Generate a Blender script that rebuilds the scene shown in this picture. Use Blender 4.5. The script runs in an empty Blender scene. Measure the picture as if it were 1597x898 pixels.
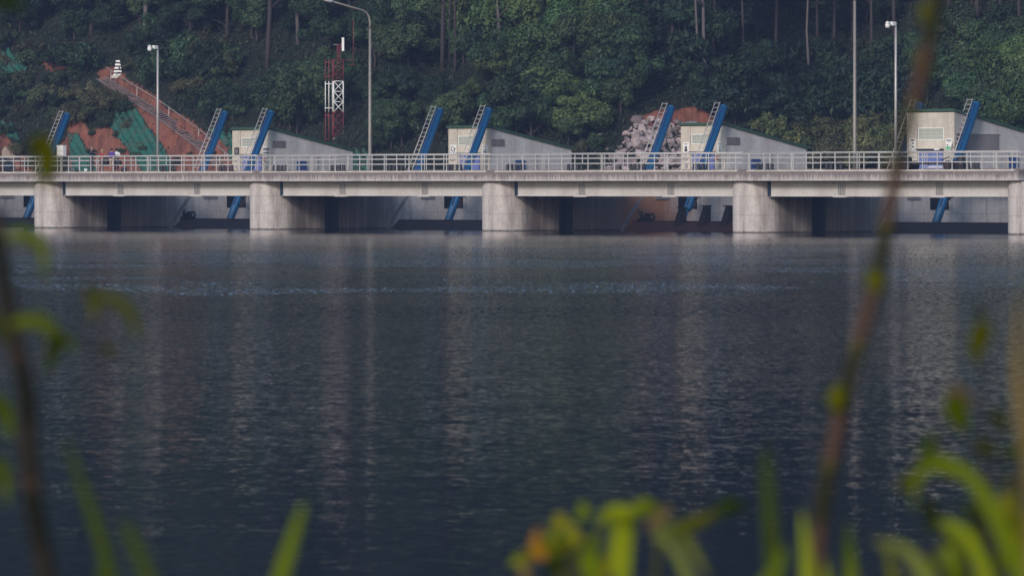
import bpy, bmesh, math, random
import numpy as np
from mathutils import Vector, Matrix

random.seed(7); rng = np.random.default_rng(7)
SC = bpy.context.scene
COL = SC.collection

# ---------------------------------------------------------------- camera
W_PX, H_PX = 1597.0, 898.0
F, CX, HY, EYE = 9600.0, 798.5, 293.0, 2.83       # focal length in photo pixels, principal column, horizon row, eye height over water
cam = bpy.data.cameras.new('camera'); cam_o = bpy.data.objects.new('camera', cam); COL.objects.link(cam_o)
cam.sensor_width = 36.0; cam.lens = F / W_PX * 36.0
cam.shift_y = -(H_PX / 2 - HY) / W_PX
cam.clip_start = 0.1; cam.clip_end = 6000
cam_o.location = (0, 0, EYE); cam_o.rotation_euler = (math.pi / 2, 0, 0)
cam.dof.use_dof = True; cam.dof.focus_distance = 410; cam.dof.aperture_fstop = 7.0
cam.dof.aperture_blades = 9
SC.camera = cam_o

# ---------------------------------------------------------------- light
SUN_EL, SUN_AZ = math.radians(24), math.radians(204)   # azimuth clockwise from +Y: behind the camera and to its left, so that the house sides catch it too
world = bpy.data.worlds.new('World'); SC.world = world; world.use_nodes = True
nt = world.node_tree
sky = nt.nodes.new('ShaderNodeTexSky'); sky.sky_type = 'NISHITA'; sky.sun_disc = False
sky.sun_elevation = SUN_EL; sky.sun_rotation = SUN_AZ; sky.air_density = 1.2; sky.dust_density = 1.0; sky.ozone_density = 2.2
bg = nt.nodes['Background']; bg.inputs['Strength'].default_value = 0.09
nt.links.new(sky.outputs[0], bg.inputs['Color'])
sun = bpy.data.lights.new('sun', 'SUN'); sun.energy = 1.5; sun.angle = math.radians(12); sun.color = (1.0, 0.905, 0.86)
sun_o = bpy.data.objects.new('sun', sun); COL.objects.link(sun_o)
sd = Vector((math.sin(SUN_AZ) * math.cos(SUN_EL), math.cos(SUN_AZ) * math.cos(SUN_EL), math.sin(SUN_EL)))
sun_o.rotation_euler = sd.to_track_quat('Z', 'Y').to_euler(); sun_o.location = (0, -30, 120)
SC.view_settings.view_transform = 'Standard'; SC.view_settings.look = 'None'
SC.view_settings.exposure = 0.72; SC.view_settings.gamma = 1.0
SC.cycles.use_denoising = True
SC.cycles.max_bounces = 6; SC.cycles.diffuse_bounces = 3; SC.cycles.glossy_bounces = 3
SC.cycles.transmission_bounces = 3; SC.cycles.volume_bounces = 1; SC.cycles.transparent_max_bounces = 6
SC.cycles.caustics_reflective = False; SC.cycles.caustics_refractive = False

# ---------------------------------------------------------------- dam frame: t runs along the dam (to the right), L downstream
ANG = math.atan(1.0e-4 * F); CA, SA = math.cos(ANG), math.sin(ANG)
Z0 = F / 24.0; X0 = (796.4 - CX) / F * Z0
PIERS = [-65.4, -43.6, -21.83, 0.0, 21.83, 44.0]
R, PO = 1.6, -0.35      # pier half width, and its offset from the bay line
DECK, DECK_B, GIRD_B = 3.895, 3.265, 2.29
def dam(t, L, z=0.0): return Vector((X0 + t * CA + L * SA, Z0 - t * SA + L * CA, z))
def t_at(px, L):
    q = (px - CX) / F
    return (q * (Z0 + L * CA) - X0 - L * SA) / (CA + q * SA)
def to_tl(x, y):
    dx, dy = x - X0, y - Z0
    return dx * CA - dy * SA, dx * SA + dy * CA
def ray(px, py, D): return Vector(((px - CX) / F * D, D, EYE + (HY - py) / F * D))

# ---------------------------------------------------------------- material helpers
def mat(name, col, rough=0.6, metal=0.0, spec=0.4):
    m = bpy.data.materials.new(name); m.use_nodes = True
    p = m.node_tree.nodes['Principled BSDF']
    p.inputs['Base Color'].default_value = (*col, 1); p.inputs['Roughness'].default_value = rough
    p.inputs['Metallic'].default_value = metal; p.inputs['Specular IOR Level'].default_value = spec
    return m, m.node_tree, p
def N(nt, kind, **kw):
    n = nt.nodes.new(kind)
    for k, v in kw.items():
        if k in n.inputs: n.inputs[k].default_value = v
        else: setattr(n, k, v)
    return n
def noise(nt, vec, scale, detail=4, rough=0.55, stretch=None):
    if stretch is not None:
        mp = N(nt, 'ShaderNodeMapping'); mp.inputs['Scale'].default_value = stretch
        nt.links.new(vec, mp.inputs['Vector']); vec = mp.outputs[0]
    n = N(nt, 'ShaderNodeTexNoise', Scale=scale, Detail=detail, Roughness=rough)
    nt.links.new(vec, n.inputs['Vector']); return n
def ramp(nt, fac, stops):
    r = N(nt, 'ShaderNodeValToRGB')
    el = r.color_ramp.elements
    while len(el) < len(stops): el.new(0.5)
    for e, (p, c) in zip(el, stops):
        e.position = p; e.color = (*c, 1) if isinstance(c, tuple) else (c, c, c, 1)
    nt.links.new(fac, r.inputs['Fac']); return r.outputs['Color']
def mix(nt, fac, a, b, mode='MIX'):
    m = N(nt, 'ShaderNodeMix', data_type='RGBA', blend_type=mode)
    for sock, v in ((m.inputs[0], fac), (m.inputs[6], a), (m.inputs[7], b)):
        if isinstance(v, (int, float)): sock.default_value = v
        elif isinstance(v, tuple): sock.default_value = (*v, 1)
        else: nt.links.new(v, sock)
    return m.outputs[2]
def ramp_band(nt, val, a, b, c, d):
    r1 = N(nt, 'ShaderNodeMapRange'); r1.inputs[1].default_value = a; r1.inputs[2].default_value = b; nt.links.new(val, r1.inputs[0])
    r2 = N(nt, 'ShaderNodeMapRange'); r2.inputs[1].default_value = d; r2.inputs[2].default_value = c; nt.links.new(val, r2.inputs[0])
    m = N(nt, 'ShaderNodeMath', operation='MULTIPLY'); nt.links.new(r1.outputs[0], m.inputs[0]); nt.links.new(r2.outputs[0], m.inputs[1]); return m.outputs[0]
def worn(name, col, rough=0.55, metal=0.0, dirt=(0.09, 0.07, 0.055), amount=0.5, scale=1.3):
    m, nt, p = mat(name, col, rough, metal)
    tc = N(nt, 'ShaderNodeTexCoord').outputs['Object']
    a = noise(nt, tc, scale, 5, 0.65, (1, 1, 0.35)).outputs['Fac']
    b = noise(nt, tc, scale * 9, 4).outputs['Fac']
    f = ramp(nt, a, [(0.48, 0.0), (0.75, amount)])
    c = mix(nt, f, col, dirt)
    c = mix(nt, 0.35, c, ramp(nt, b, [(0.3, 0.7), (0.7, 1.25)]), 'MULTIPLY')
    nt.links.new(c, p.inputs['Base Color']); return m
def concrete(name, col, dark, streak=0.6, rust=0.0, rustcol=(0.30, 0.12, 0.05), vary=0.0, top=None, water=False):
    """Weathered concrete: blotches, vertical run-off streaks, optional rust runs; top = (z_hi, z_lo) of a dirt band under an edge."""
    m, nt, p = mat(name, col, 0.85, 0, 0.25)
    tc = N(nt, 'ShaderNodeTexCoord').outputs['Object']
    blotch = noise(nt, tc, 0.55, 6, 0.62).outputs['Fac']
    run = noise(nt, tc, 1.0, 7, 0.66, (1.15, 1.15, 0.17)).outputs['Fac']
    run2 = noise(nt, tc, 1.0, 5, 0.65, (4.2, 4.2, 0.30) if not top else (6.5, 6.5, 0.22)).outputs['Fac']
    fine = noise(nt, tc, 7.0, 6, 0.7).outputs['Fac']
    c = mix(nt, ramp(nt, blotch, [(0.38, 0.0), (0.68, 0.75)]), col, tuple(0.62 * v for v in col))
    c = mix(nt, ramp(nt, run, [(0.50, 0.0), (0.70, streak)]), c, dark)
    if top:
        sp = N(nt, 'ShaderNodeSeparateXYZ'); nt.links.new(tc, sp.inputs[0])
        mr = N(nt, 'ShaderNodeMapRange'); mr.inputs[1].default_value = top[1]; mr.inputs[2].default_value = top[0]
        nt.links.new(sp.outputs[2], mr.inputs[0])
        ad = N(nt, 'ShaderNodeMath', operation='ADD'); nt.links.new(mr.outputs[0], ad.inputs[0])
        s2 = N(nt, 'ShaderNodeMath', operation='MULTIPLY'); s2.inputs[1].default_value = 1.9; nt.links.new(run2, s2.inputs[0])
        nt.links.new(s2.outputs[0], ad.inputs[1]); sb = N(nt, 'ShaderNodeMath', operation='SUBTRACT'); sb.inputs[1].default_value = 0.75; nt.links.new(ad.outputs[0], sb.inputs[0]); ad = sb
        c = mix(nt, ramp(nt, ad.outputs[0], [(0.30, 0.0), (0.80, 0.85)]), c, dark)
    elif vary == 0:
        c = mix(nt, ramp(nt, run2, [(0.57, 0.0), (0.75, streak * 0.5)]), c, dark)
    if rust > 0:
        rr = noise(nt, tc, 1.0, 4, 0.55, (0.9, 0.32, 0.10)).outputs['Fac']
        sp2 = N(nt, 'ShaderNodeSeparateXYZ'); nt.links.new(tc, sp2.inputs[0])
        mk = N(nt, 'ShaderNodeMapRange'); mk.inputs[1].default_value = 0.8; mk.inputs[2].default_value = 2.4; nt.links.new(sp2.outputs[1], mk.inputs[0])
        bd = ramp_band(nt, sp2.outputs[1], 8.6, 11.5, 14.0, 16.5); ra = N(nt, 'ShaderNodeMath', operation='MULTIPLY_ADD'); ra.inputs[1].default_value = 0.10; nt.links.new(bd, ra.inputs[0]); nt.links.new(rr, ra.inputs[2]); rsum = ra.outputs[0]
        rm = N(nt, 'ShaderNodeMath', operation='MULTIPLY'); nt.links.new(ramp(nt, rsum, [(0.42, 0.0), (0.64, rust)]), rm.inputs[0]); nt.links.new(mk.outputs[0], rm.inputs[1])
        c = mix(nt, rm.outputs[0], c, rustcol)
    if water:      # pour joints between the concrete lifts, and a wet
        s6 = N(nt, 'ShaderNodeSeparateXYZ'); nt.links.new(tc, s6.inputs[0])
        q6 = N(nt, 'ShaderNodeMath', operation='PINGPONG'); q6.inputs[1].default_value = 0.575; nt.links.new(s6.outputs[2], q6.inputs[0])
        c = mix(nt, ramp(nt, q6.outputs[0], [(0.0, 0.5), (0.028, 0.0)]), c, dark)
        c = mix(nt, ramp(nt, noise(nt, tc, 4.5, 3, 0.7).outputs['Fac'], [(0.62, 0.0), (0.72, 0.55)]), c, dark)
        sd_v = ramp_band(nt, s6.outputs[1], -0.1, 0.35, 8.9, 10.4)   # run-off and biofilm streaks, with the deck's shade painted in, on the side walls
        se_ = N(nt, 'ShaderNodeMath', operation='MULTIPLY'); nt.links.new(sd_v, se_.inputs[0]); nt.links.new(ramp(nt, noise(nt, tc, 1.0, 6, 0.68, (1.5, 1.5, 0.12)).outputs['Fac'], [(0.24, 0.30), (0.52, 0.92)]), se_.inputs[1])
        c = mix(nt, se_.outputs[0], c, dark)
        # wet, algae-dark band the reservoir leaves just above its surface
        s5 = N(nt, 'ShaderNodeSeparateXYZ'); nt.links.new(tc, s5.inputs[0])
        m5 = N(nt, 'ShaderNodeMapRange'); m5.inputs[1].default_value = 0.06; m5.inputs[2].default_value = 0.16; m5.inputs[3].default_value = 0.8; m5.inputs[4].default_value = 0.0
        w5 = N(nt, 'ShaderNodeMath', operation='MULTIPLY_ADD'); w5.inputs[1].default_value = 0.22; w5.inputs[2].default_value = -0.11; nt.links.new(run2, w5.inputs[0])
        a5 = N(nt, 'ShaderNodeMath', operation='ADD'); nt.links.new(s5.outputs[2], a5.inputs[0]); nt.links.new(w5.outputs[0], a5.inputs[1]); nt.links.new(a5.outputs[0], m5.inputs[0])
        c = mix(nt, m5.outputs[0], c, (0.035, 0.032, 0.03))
    if vary:
        oi = N(nt, 'ShaderNodeObjectInfo'); c = mix(nt, 1.0, c, ramp(nt, oi.outputs['Random'], [(0.0, 1 - vary), (1.0, 1 + vary * .5)]), 'MULTIPLY')
    c = mix(nt, 0.5, c, ramp(nt, fine, [(0.3, 0.72), (0.7, 1.22)]), 'MULTIPLY')
    nt.links.new(c, p.inputs['Base Color'])
    b = N(nt, 'ShaderNodeBump', Strength=0.35, Distance=0.03); nt.links.new(fine, b.inputs['Height']); nt.links.new(b.outputs[0], p.inputs['Normal'])
    return m
def foliage(name, dark, light, trans=0.25, var=0.42):
    m, nt, p = mat(name, dark, 0.6, 0, 0.25)
    geo = N(nt, 'ShaderNodeNewGeometry'); oi = N(nt, 'ShaderNodeObjectInfo')
    c = mix(nt, ramp(nt, geo.outputs['Random Per Island'], [(0.0, 0.0), (1.0, 1.0)]), dark, light)
    hs = N(nt, 'ShaderNodeHueSaturation')
    mr = N(nt, 'ShaderNodeMapRange'); mr.inputs[3].default_value = 1 - var; mr.inputs[4].default_value = 1 + var
    nt.links.new(oi.outputs['Random'], mr.inputs[0]); nt.links.new(mr.outputs[0], hs.inputs['Value'])
    ml = N(nt, 'ShaderNodeMath', operation='MULTIPLY'); ml.inputs[1].default_value = 7.31; nt.links.new(oi.outputs['Random'], ml.inputs[0])
    fr = N(nt, 'ShaderNodeMath', operation='FRACT'); nt.links.new(ml.outputs[0], fr.inputs[0])
    mr2 = N(nt, 'ShaderNodeMapRange'); mr2.inputs[3].default_value = 0.458; mr2.inputs[4].default_value = 0.525
    nt.links.new(fr.outputs[0], mr2.inputs[0]); nt.links.new(mr2.outputs[0], hs.inputs['Hue'])
    nt.links.new(c, hs.inputs['Color']); nt.links.new(hs.outputs[0], p.inputs['Base Color'])
    tr = N(nt, 'ShaderNodeBsdfTranslucent'); nt.links.new(hs.outputs[0], tr.inputs['Color'])
    mx = N(nt, 'ShaderNodeMixShader'); mx.inputs[0].default_value = trans
    out = nt.nodes['Material Output']
    nt.links.new(p.outputs[0], mx.inputs[1]); nt.links.new(tr.outputs[0], mx.inputs[2]); nt.links.new(mx.outputs[0], out.inputs['Surface'])
    return m

M = {}
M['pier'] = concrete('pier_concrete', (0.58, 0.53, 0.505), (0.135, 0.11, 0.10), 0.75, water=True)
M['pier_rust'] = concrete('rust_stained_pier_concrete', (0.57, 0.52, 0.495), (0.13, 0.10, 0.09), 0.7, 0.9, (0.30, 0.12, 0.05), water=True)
M['deck'] = concrete('deck_concrete', (0.52, 0.48, 0.455), (0.15, 0.12, 0.12), 0.5, top=(0.63, 0.0))
M['wall'] = concrete('house_concrete', (0.60, 0.57, 0.565), (0.26, 0.185, 0.175), 0.4)
M['cream'] = concrete('cream_render', (0.64, 0.58, 0.49), (0.28, 0.225, 0.18), 0.6)
M['pale'] = concrete('pale_pilaster_render', (0.68, 0.64, 0.57), (0.3, 0.25, 0.2), 0.3)
M['patch'] = concrete('grey_patch', (0.26, 0.235, 0.24), (0.12, 0.11, 0.11), 0.3)
M['girder'] = worn('girder_paint', (0.52, 0.495, 0.475), 0.5, 0.0, (0.2, 0.13, 0.1), 0.4, 0.5)
M['rail'] = worn('rail_paint', (0.51, 0.495, 0.48), 0.45, 0.0, (0.3, 0.2, 0.15), 0.25, 3)
M['blue'] = worn('cylinder_blue_paint', (0.003, 0.088, 0.225), 0.5, 0.0, (0.015, 0.05, 0.10), 0.7, 1.5)
M['door'] = worn('door_blue_paint', (0.13, 0.17, 0.42), 0.5, 0.0, (0.1, 0.1, 0.2), 0.3)
M['door_dark'] = worn('cabinet_blue_paint', (0.025, 0.07, 0.22), 0.5)
M['galv'] = worn('galvanised_steel', (0.44, 0.42, 0.41), 0.5, 0.3, (0.25, 0.18, 0.14), 0.4, 4)
M['pole'] = worn('pole_galvanised', (0.24, 0.22, 0.195), 0.5, 0.2, (0.3, 0.24, 0.18), 0.5, 0.6)
M['rust'] = worn('rusty_gate_steel', (0.055, 0.042, 0.045), 0.7, 0.2, (0.11, 0.045, 0.03), 0.6, 0.8)
M['rustred'] = worn('red_primer_gate_steel', (0.14, 0.05, 0.04), 0.7, 0.1, (0.05, 0.04, 0.04), 0.5, 0.8)
M['black'] = worn('recess_shade_black', (0.018, 0.018, 0.022), 0.6, 0, (0.05, 0.045, 0.04), 0.4, 3)
M['navy'] = worn('gap_shade_navy', (0.012, 0.03, 0.055), 0.6, 0.2, (0.04, 0.03, 0.03), 0.4)
M['roof'] = worn('green_roof_sheet', (0.035, 0.085, 0.052), 0.5, 0.0, (0.03, 0.05, 0.04), 0.4)
M['white'] = worn('white_paint', (0.78, 0.78, 0.76), 0.5, 0, (0.4, 0.36, 0.3), 0.3, 3)
M['glass'] = mat('glass_block', (0.34, 0.40, 0.36), 0.15, 0, 0.6)[0]
M['ink'] = mat('dark_print', (0.03, 0.03, 0.035), 0.6)[0]
M['inkgreen'] = mat('green_print', (0.06, 0.45, 0.14), 0.6)[0]
M['inkred'] = mat('red_print', (0.22, 0.03, 0.03), 0.6)[0]
M['red'] = worn('tower_red_paint', (0.20, 0.035, 0.042), 0.5, 0, (0.2, 0.06, 0.05), 0.4, 2)
M['bell'] = mat('alarm_red', (0.40, 0.03, 0.03), 0.45)[0]
M['rock'] = concrete('boulder_stone', (0.37, 0.30, 0.30), (0.12, 0.10, 0.10), 0.5, vary=0.55)
M['tan_rock'] = concrete('tan_boulder_stone', (0.42, 0.33, 0.26), (0.16, 0.12, 0.1), 0.3)
M['net'] = worn('green_erosion_net', (0.014, 0.105, 0.075), 0.8, 0, (0.09, 0.055, 0.035), 0.85, 0.9)
M['bark'] = worn('pine_bark', (0.042, 0.033, 0.036), 0.9, 0, (0.05, 0.04, 0.035), 0.6, 1.5)
M['palebark'] = worn('pale_bark', (0.10, 0.088, 0.09), 0.9, 0, (0.1, 0.08, 0.07), 0.6, 1.5)
M['leaf_dark'] = foliage('dark_leaves', (0.011, 0.029, 0.018), (0.032, 0.062, 0.031))
M['leaf_mid'] = foliage('green_leaves', (0.022, 0.052, 0.026), (0.064, 0.112, 0.046))
M['leaf_light'] = foliage('light_green_leaves', (0.042, 0.086, 0.030), (0.105, 0.165, 0.056))
M['leaf_olive'] = foliage('olive_leaves', (0.046, 0.058, 0.028), (0.115, 0.118, 0.056))
M['leaf_grass'] = foliage('grassy_leaves', (0.055, 0.080, 0.030), (0.135, 0.155, 0.062))
M['needle'] = foliage('pine_needles', (0.008, 0.020, 0.015), (0.018, 0.036, 0.022), 0.1)
M['under'] = foliage('undergrowth_leaves', (0.012, 0.026, 0.015), (0.045, 0.055, 0.030), 0.2, 0.0)

# ---------------------------------------------------------------- mesh helpers
class MB:
    def __init__(s): s.v = []; s.f = []; s.mi = []; s.sm = []
    def add(s, vs, fs, mi=0, smooth=False):
        b = len(s.v); s.v += [tuple(v) for v in vs]
        for f in fs: s.f.append(tuple(b + i for i in f)); s.mi.append(mi); s.sm.append(smooth)
        return s
    def box(s, a, b, mi=0, mtx=None):
        (x0, y0, z0), (x1, y1, z1) = a, b
        vs = [(x0,y0,z0),(x1,y0,z0),(x1,y1,z0),(x0,y1,z0),(x0,y0,z1),(x1,y0,z1),(x1,y1,z1),(x0,y1,z1)]
        if mtx is not None: vs = [mtx @ Vector(v) for v in vs]
        return s.add(vs, [(0,3,2,1),(4,5,6,7),(0,1,5,4),(1,2,6,5),(2,3,7,6),(3,0,4,7)], mi)
    def tube(s, pts, rad, n=8, cap=True, mi=0, smooth=True):
        pts = [Vector(p) for p in pts]
        if not hasattr(rad, '__len__'): rad = [rad] * len(pts)
        vs = []; fs = []; prev = None
        for i, p in enumerate(pts):
            d = (pts[min(i+1, len(pts)-1)] - pts[max(i-1, 0)]).normalized()
            if prev is None:
                u = d.cross(Vector((0, 0, 1)))
                if u.length < 1e-3: u = d.cross(Vector((1, 0, 0)))
            else: u = prev - d * prev.dot(d)
            u.normalize(); prev = u; w = d.cross(u)
            for k in range(n):
                a = 2 * math.pi * k / n
                vs.append(p + (u * math.cos(a) + w * math.sin(a)) * rad[i])
        for i in range(len(pts) - 1):
            for k in range(n):
                fs.append((i*n+k, i*n+(k+1) % n, (i+1)*n+(k+1) % n, (i+1)*n+k))
        s.add(vs, fs, mi, smooth)
        if cap:
            b = len(s.v) - len(vs)
            s.f.append(tuple(b + k for k in reversed(range(n)))); s.mi.append(mi); s.sm.append(False)
            s.f.append(tuple(b + (len(pts)-1)*n + k for k in range(n))); s.mi.append(mi); s.sm.append(False)
        return s
    def prism(s, poly, z0, z1, mi=0):
        n = len(poly)
        vs = [(x, y, z0) for x, y in poly] + [(x, y, z1) for x, y in poly]
        fs = [(i, (i+1) % n, n+(i+1) % n, n+i) for i in range(n)] + [tuple(reversed(range(n))), tuple(range(n, 2*n))]
        return s.add(vs, fs, mi)
    def ball(s, c, r, seg=10, rings=7, mi=0):
        if not hasattr(r, '__len__'): r = (r, r, r)
        vs = [(c[0], c[1], c[2]+r[2])]
        for i in range(1, rings):
            a = math.pi * i / rings
            for k in range(seg):
                b = 2 * math.pi * k / seg
                vs.append((c[0]+r[0]*math.sin(a)*math.cos(b), c[1]+r[1]*math.sin(a)*math.sin(b), c[2]+r[2]*math.cos(a)))
        vs.append((c[0], c[1], c[2]-r[2])); L = len(vs) - 1
        fs = [(0, 1+k, 1+(k+1) % seg) for k in range(seg)]
        for i in range(rings-2):
            for k in range(seg):
                fs.append((1+i*seg+k, 1+(i+1)*seg+k, 1+(i+1)*seg+(k+1) % seg, 1+i*seg+(k+1) % seg))
        fs += [(L, 1+(rings-2)*seg+(k+1) % seg, 1+(rings-2)*seg+k) for k in range(seg)]
        return s.add(vs, fs, mi, True)
    def mesh(s, name, mats):
        me = bpy.data.meshes.new(name); me.from_pydata(s.v, [], s.f)
        for m in (mats if isinstance(mats, (list, tuple)) else [mats]): me.materials.append(M[m] if isinstance(m, str) else m)
        me.polygons.foreach_set('material_index', s.mi); me.polygons.foreach_set('use_smooth', s.sm)
        me.update(); return me
    def obj(s, name, mats, parent=None): return link(name, s.mesh(name, mats), parent)
def link(name, data, parent=None, loc=None):
    o = bpy.data.objects.new(name, data); COL.objects.link(o)
    if parent is not None: o.parent = parent
    if loc is not None: o.location = loc
    return o
def tag(o, label=None, cat=None, group=None, kind=None):
    for k, v in (('label', label), ('category', cat), ('group', group), ('kind', kind)):
        if v: o[k] = v
    return o
def thing(name, loc, label, cat, group=None, rot=-ANG):
    o = link(name, None, None, loc); o.empty_display_size = 0.3
    o.rotation_euler = (0, 0, rot); return tag(o, label, cat, group)

# ---------------------------------------------------------------- terrain
def smooth(a, b, x):
    t = np.clip((x - a) / (b - a), 0, 1); return t * t * (3 - 2 * t)
def bumps(x, y):
    return (0.35*np.sin(x*0.31+1.3)*np.sin(y*0.27+0.4) + 0.22*np.sin(x*0.83+y*0.41) + 0.12*np.sin(1.9*x-1.3*y+2)
            + 0.07*np.sin(3.7*x+2.9*y))
def hgt(x, y):
    x = np.asarray(x, float); y = np.asarray(y, float)
    g = np.exp(-((x - 25) / 8.5) ** 2)
    toe = np.maximum(442 - 0.5 * np.clip(x, -70, 70), 443.5 - 0.96 * np.clip(x, -55, 55)) + 20 * g
    d = y - toe
    z = 3.4 + 1.7 * g * smooth(-22, 0, d)
    up = np.clip(d, 0, None)
    z = z + 0.60 * np.minimum(up, 26) + 0.52 * np.clip(up - 26, 0, 230)
    z = z + bumps(x, y) * smooth(0, 6, d)
    t = (x - X0) * CA - (y - Z0) * SA; L = (x - X0) * SA + (y - Z0) * CA
    inside = (t > -64.5) & (t < 46) & (L < 30)
    lake = L < 3
    z = np.where(inside | lake, -4.0, z)
    z = np.where(~(inside | lake) & (L < 12), np.minimum(z, -1 + (L - 3) * 0.55), z)
    near = 1.35 - 5.35 * smooth(11, 30, y)
    z = np.where(y < 60, np.maximum(near, -4.0), z)
    return z
def hits(px, py):
    px = np.asarray(px, float); py = np.asarray(py, float)
    Y = np.full(px.shape, 404.0); done = np.zeros(px.shape, bool)
    for y in np.arange(404, 760, 0.2):
        z = EYE + (HY - py) / F * y
        h = hgt((px - CX) / F * y, np.full(px.shape, y))
        new = (~done) & (h >= z) & (h > 0); Y[new] = y; done |= new
    Y[~done] = 760
    x = (px - CX) / F * Y
    return np.stack([x, Y, hgt(x, Y)], -1)
def hit1(px, py): return Vector(hits(np.array([px]), np.array([py]))[0])
def in_poly(px, py, poly):
    r = np.zeros(px.shape, bool); n = len(poly)
    for i in range(n):
        x1, y1 = poly[i]; x2, y2 = poly[(i+1) % n]
        if y1 == y2: continue
        c = ((y1 > py) != (y2 > py)) & (px < (x2-x1)*(py-y1)/(y2-y1)+x1); r ^= c
    return r
SOIL = [[(148,112),(186,104),(207,130),(258,165),(332,215),(376,250),(376,275),(255,275),(222,205),(196,172),(165,140)],
        [(96,222),(135,204),(170,198),(212,212),(240,275),(110,275)], [(0,204),(22,226),(62,275),(0,275)], [(100,186),(130,192),(132,214),(106,214)],
        [(196,170),(214,176),(252,275),(226,275)], [(345,215),(372,225),(376,275),(340,250)],
        [(980,186),(1030,174),(1085,166),(1140,196),(1120,206),(1000,210)], [(60,95),(100,88),(110,105),(75,110)], [(1000,196),(1075,190),(1075,200),(1000,206)]]
def soil_at(px, py):
    jx = px + 3*np.sin(py*0.12) + 2*np.sin(px*0.09+py*0.13); jy = py + 2*np.sin(px*0.11+1)
    r = np.zeros(px.shape, bool)
    for p in SOIL: r |= in_poly(jx, jy, p)
    return r

xs = np.concatenate([np.arange(-460, -50, 12), np.arange(-50, 50, 0.4), np.arange(50, 461, 12)])
ys = np.concatenate([np.arange(-60, 10, 5), np.arange(10, 34, 2), np.arange(34, 396, 24), np.arange(396, 520, 0.5), np.arange(520, 800, 12)])
GX, GY = np.meshgrid(xs, ys); GZ = hgt(GX, GY); nx, ny = len(xs), len(ys)
idx = np.arange(nx * ny).reshape(ny, nx)
quads = np.stack([idx[:-1,:-1], idx[:-1,1:], idx[1:,1:], idx[1:,:-1]], -1).reshape(-1, 4)
def np_mesh(name, V, Fq, mats, smooth_=False, mi=None):
    me = bpy.data.meshes.new(name); k = Fq.shape[1]
    me.vertices.add(len(V)); me.vertices.foreach_set('co', np.ascontiguousarray(V, np.float32).ravel())
    me.loops.add(Fq.size); me.loops.foreach_set('vertex_index', Fq.astype(np.int32).ravel())
    me.polygons.add(len(Fq)); me.polygons.foreach_set('loop_start', np.arange(0, Fq.size, k, dtype=np.int32))
    me.polygons.foreach_set('use_smooth', np.full(len(Fq), smooth_))
    for m in mats: me.materials.append(M[m] if isinstance(m, str) else m)
    if mi is not None: me.polygons.foreach_set('material_index', mi)
    me.update(calc_edges=True); return me
def ground_material():
    m, nt, p = mat('hillside_earth', (0.05, 0.05, 0.03), 0.9, 0, 0.2)
    tc = N(nt, 'ShaderNodeTexCoord').outputs['Object']
    at = N(nt, 'ShaderNodeAttribute', attribute_name='soil')
    a = noise(nt, tc, 0.5, 6, 0.65).outputs['Fac']; b = noise(nt, tc, 3.0, 6, 0.7).outputs['Fac']
    litter = mix(nt, ramp(nt, a, [(0.35, 0.0), (0.65, 1.0)]), (0.009, 0.015, 0.010), (0.025, 0.026, 0.017))
    soil = mix(nt, ramp(nt, a, [(0.35, 0.0), (0.65, 1.0)]), (0.29, 0.098, 0.064), (0.245, 0.108, 0.070))
    gul = noise(nt, tc, 1.0, 5, 0.65, (1.6, 0.22, 0.22)).outputs['Fac']
    soil = mix(nt, ramp(nt, gul, [(0.42, 0.0), (0.62, 0.8)]), soil, (0.10, 0.042, 0.03))
    soil = mix(nt, ramp(nt, b, [(0.45, 0.0), (0.7, 0.6)]), soil, (0.13, 0.05, 0.035))
    add = N(nt, 'ShaderNodeMath', operation='ADD'); nt.links.new(at.outputs['Fac'], add.inputs[0])
    mb = N(nt, 'ShaderNodeMath', operation='MULTIPLY'); mb.inputs[1].default_value = 0.9; nt.links.new(b, mb.inputs[0]); nt.links.new(mb.outputs[0], add.inputs[1])
    f = ramp(nt, add.outputs[0], [(0.80, 0.0), (1.02, 1.0)])
    c = mix(nt, f, litter, soil)
    c = mix(nt, 0.5, c, ramp(nt, b, [(0.3, 0.6), (0.7, 1.3)]), 'MULTIPLY')
    nt.links.new(c, p.inputs['Base Color'])
    bp = N(nt, 'ShaderNodeBump', Strength=0.8, Distance=0.15); nt.links.new(b, bp.inputs['Height']); nt.links.new(bp.outputs[0], p.inputs['Normal'])
    return m
M['ground'] = ground_material()
gme = np_mesh('ground', np.stack([GX, GY, GZ], -1).reshape(-1, 3), quads, ['ground'], True)
fx, fy, fz = GX.ravel(), GY.ravel(), GZ.ravel()
ys_ = np.where(fy > 300, fy, 1e9)
soil = np.mean([soil_at(CX + F*fx/ys_ + ox, HY - F*(fz-EYE)/ys_ + oy) for ox in (-6, -2, 2, 6) for oy in (-5, 0, 5)], 0) * (fy > 400)
sa = gme.attributes.new('soil', 'FLOAT', 'POINT'); sa.data.foreach_set('value', soil.astype(np.float32))
tag(link('ground', gme), kind='structure')

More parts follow.
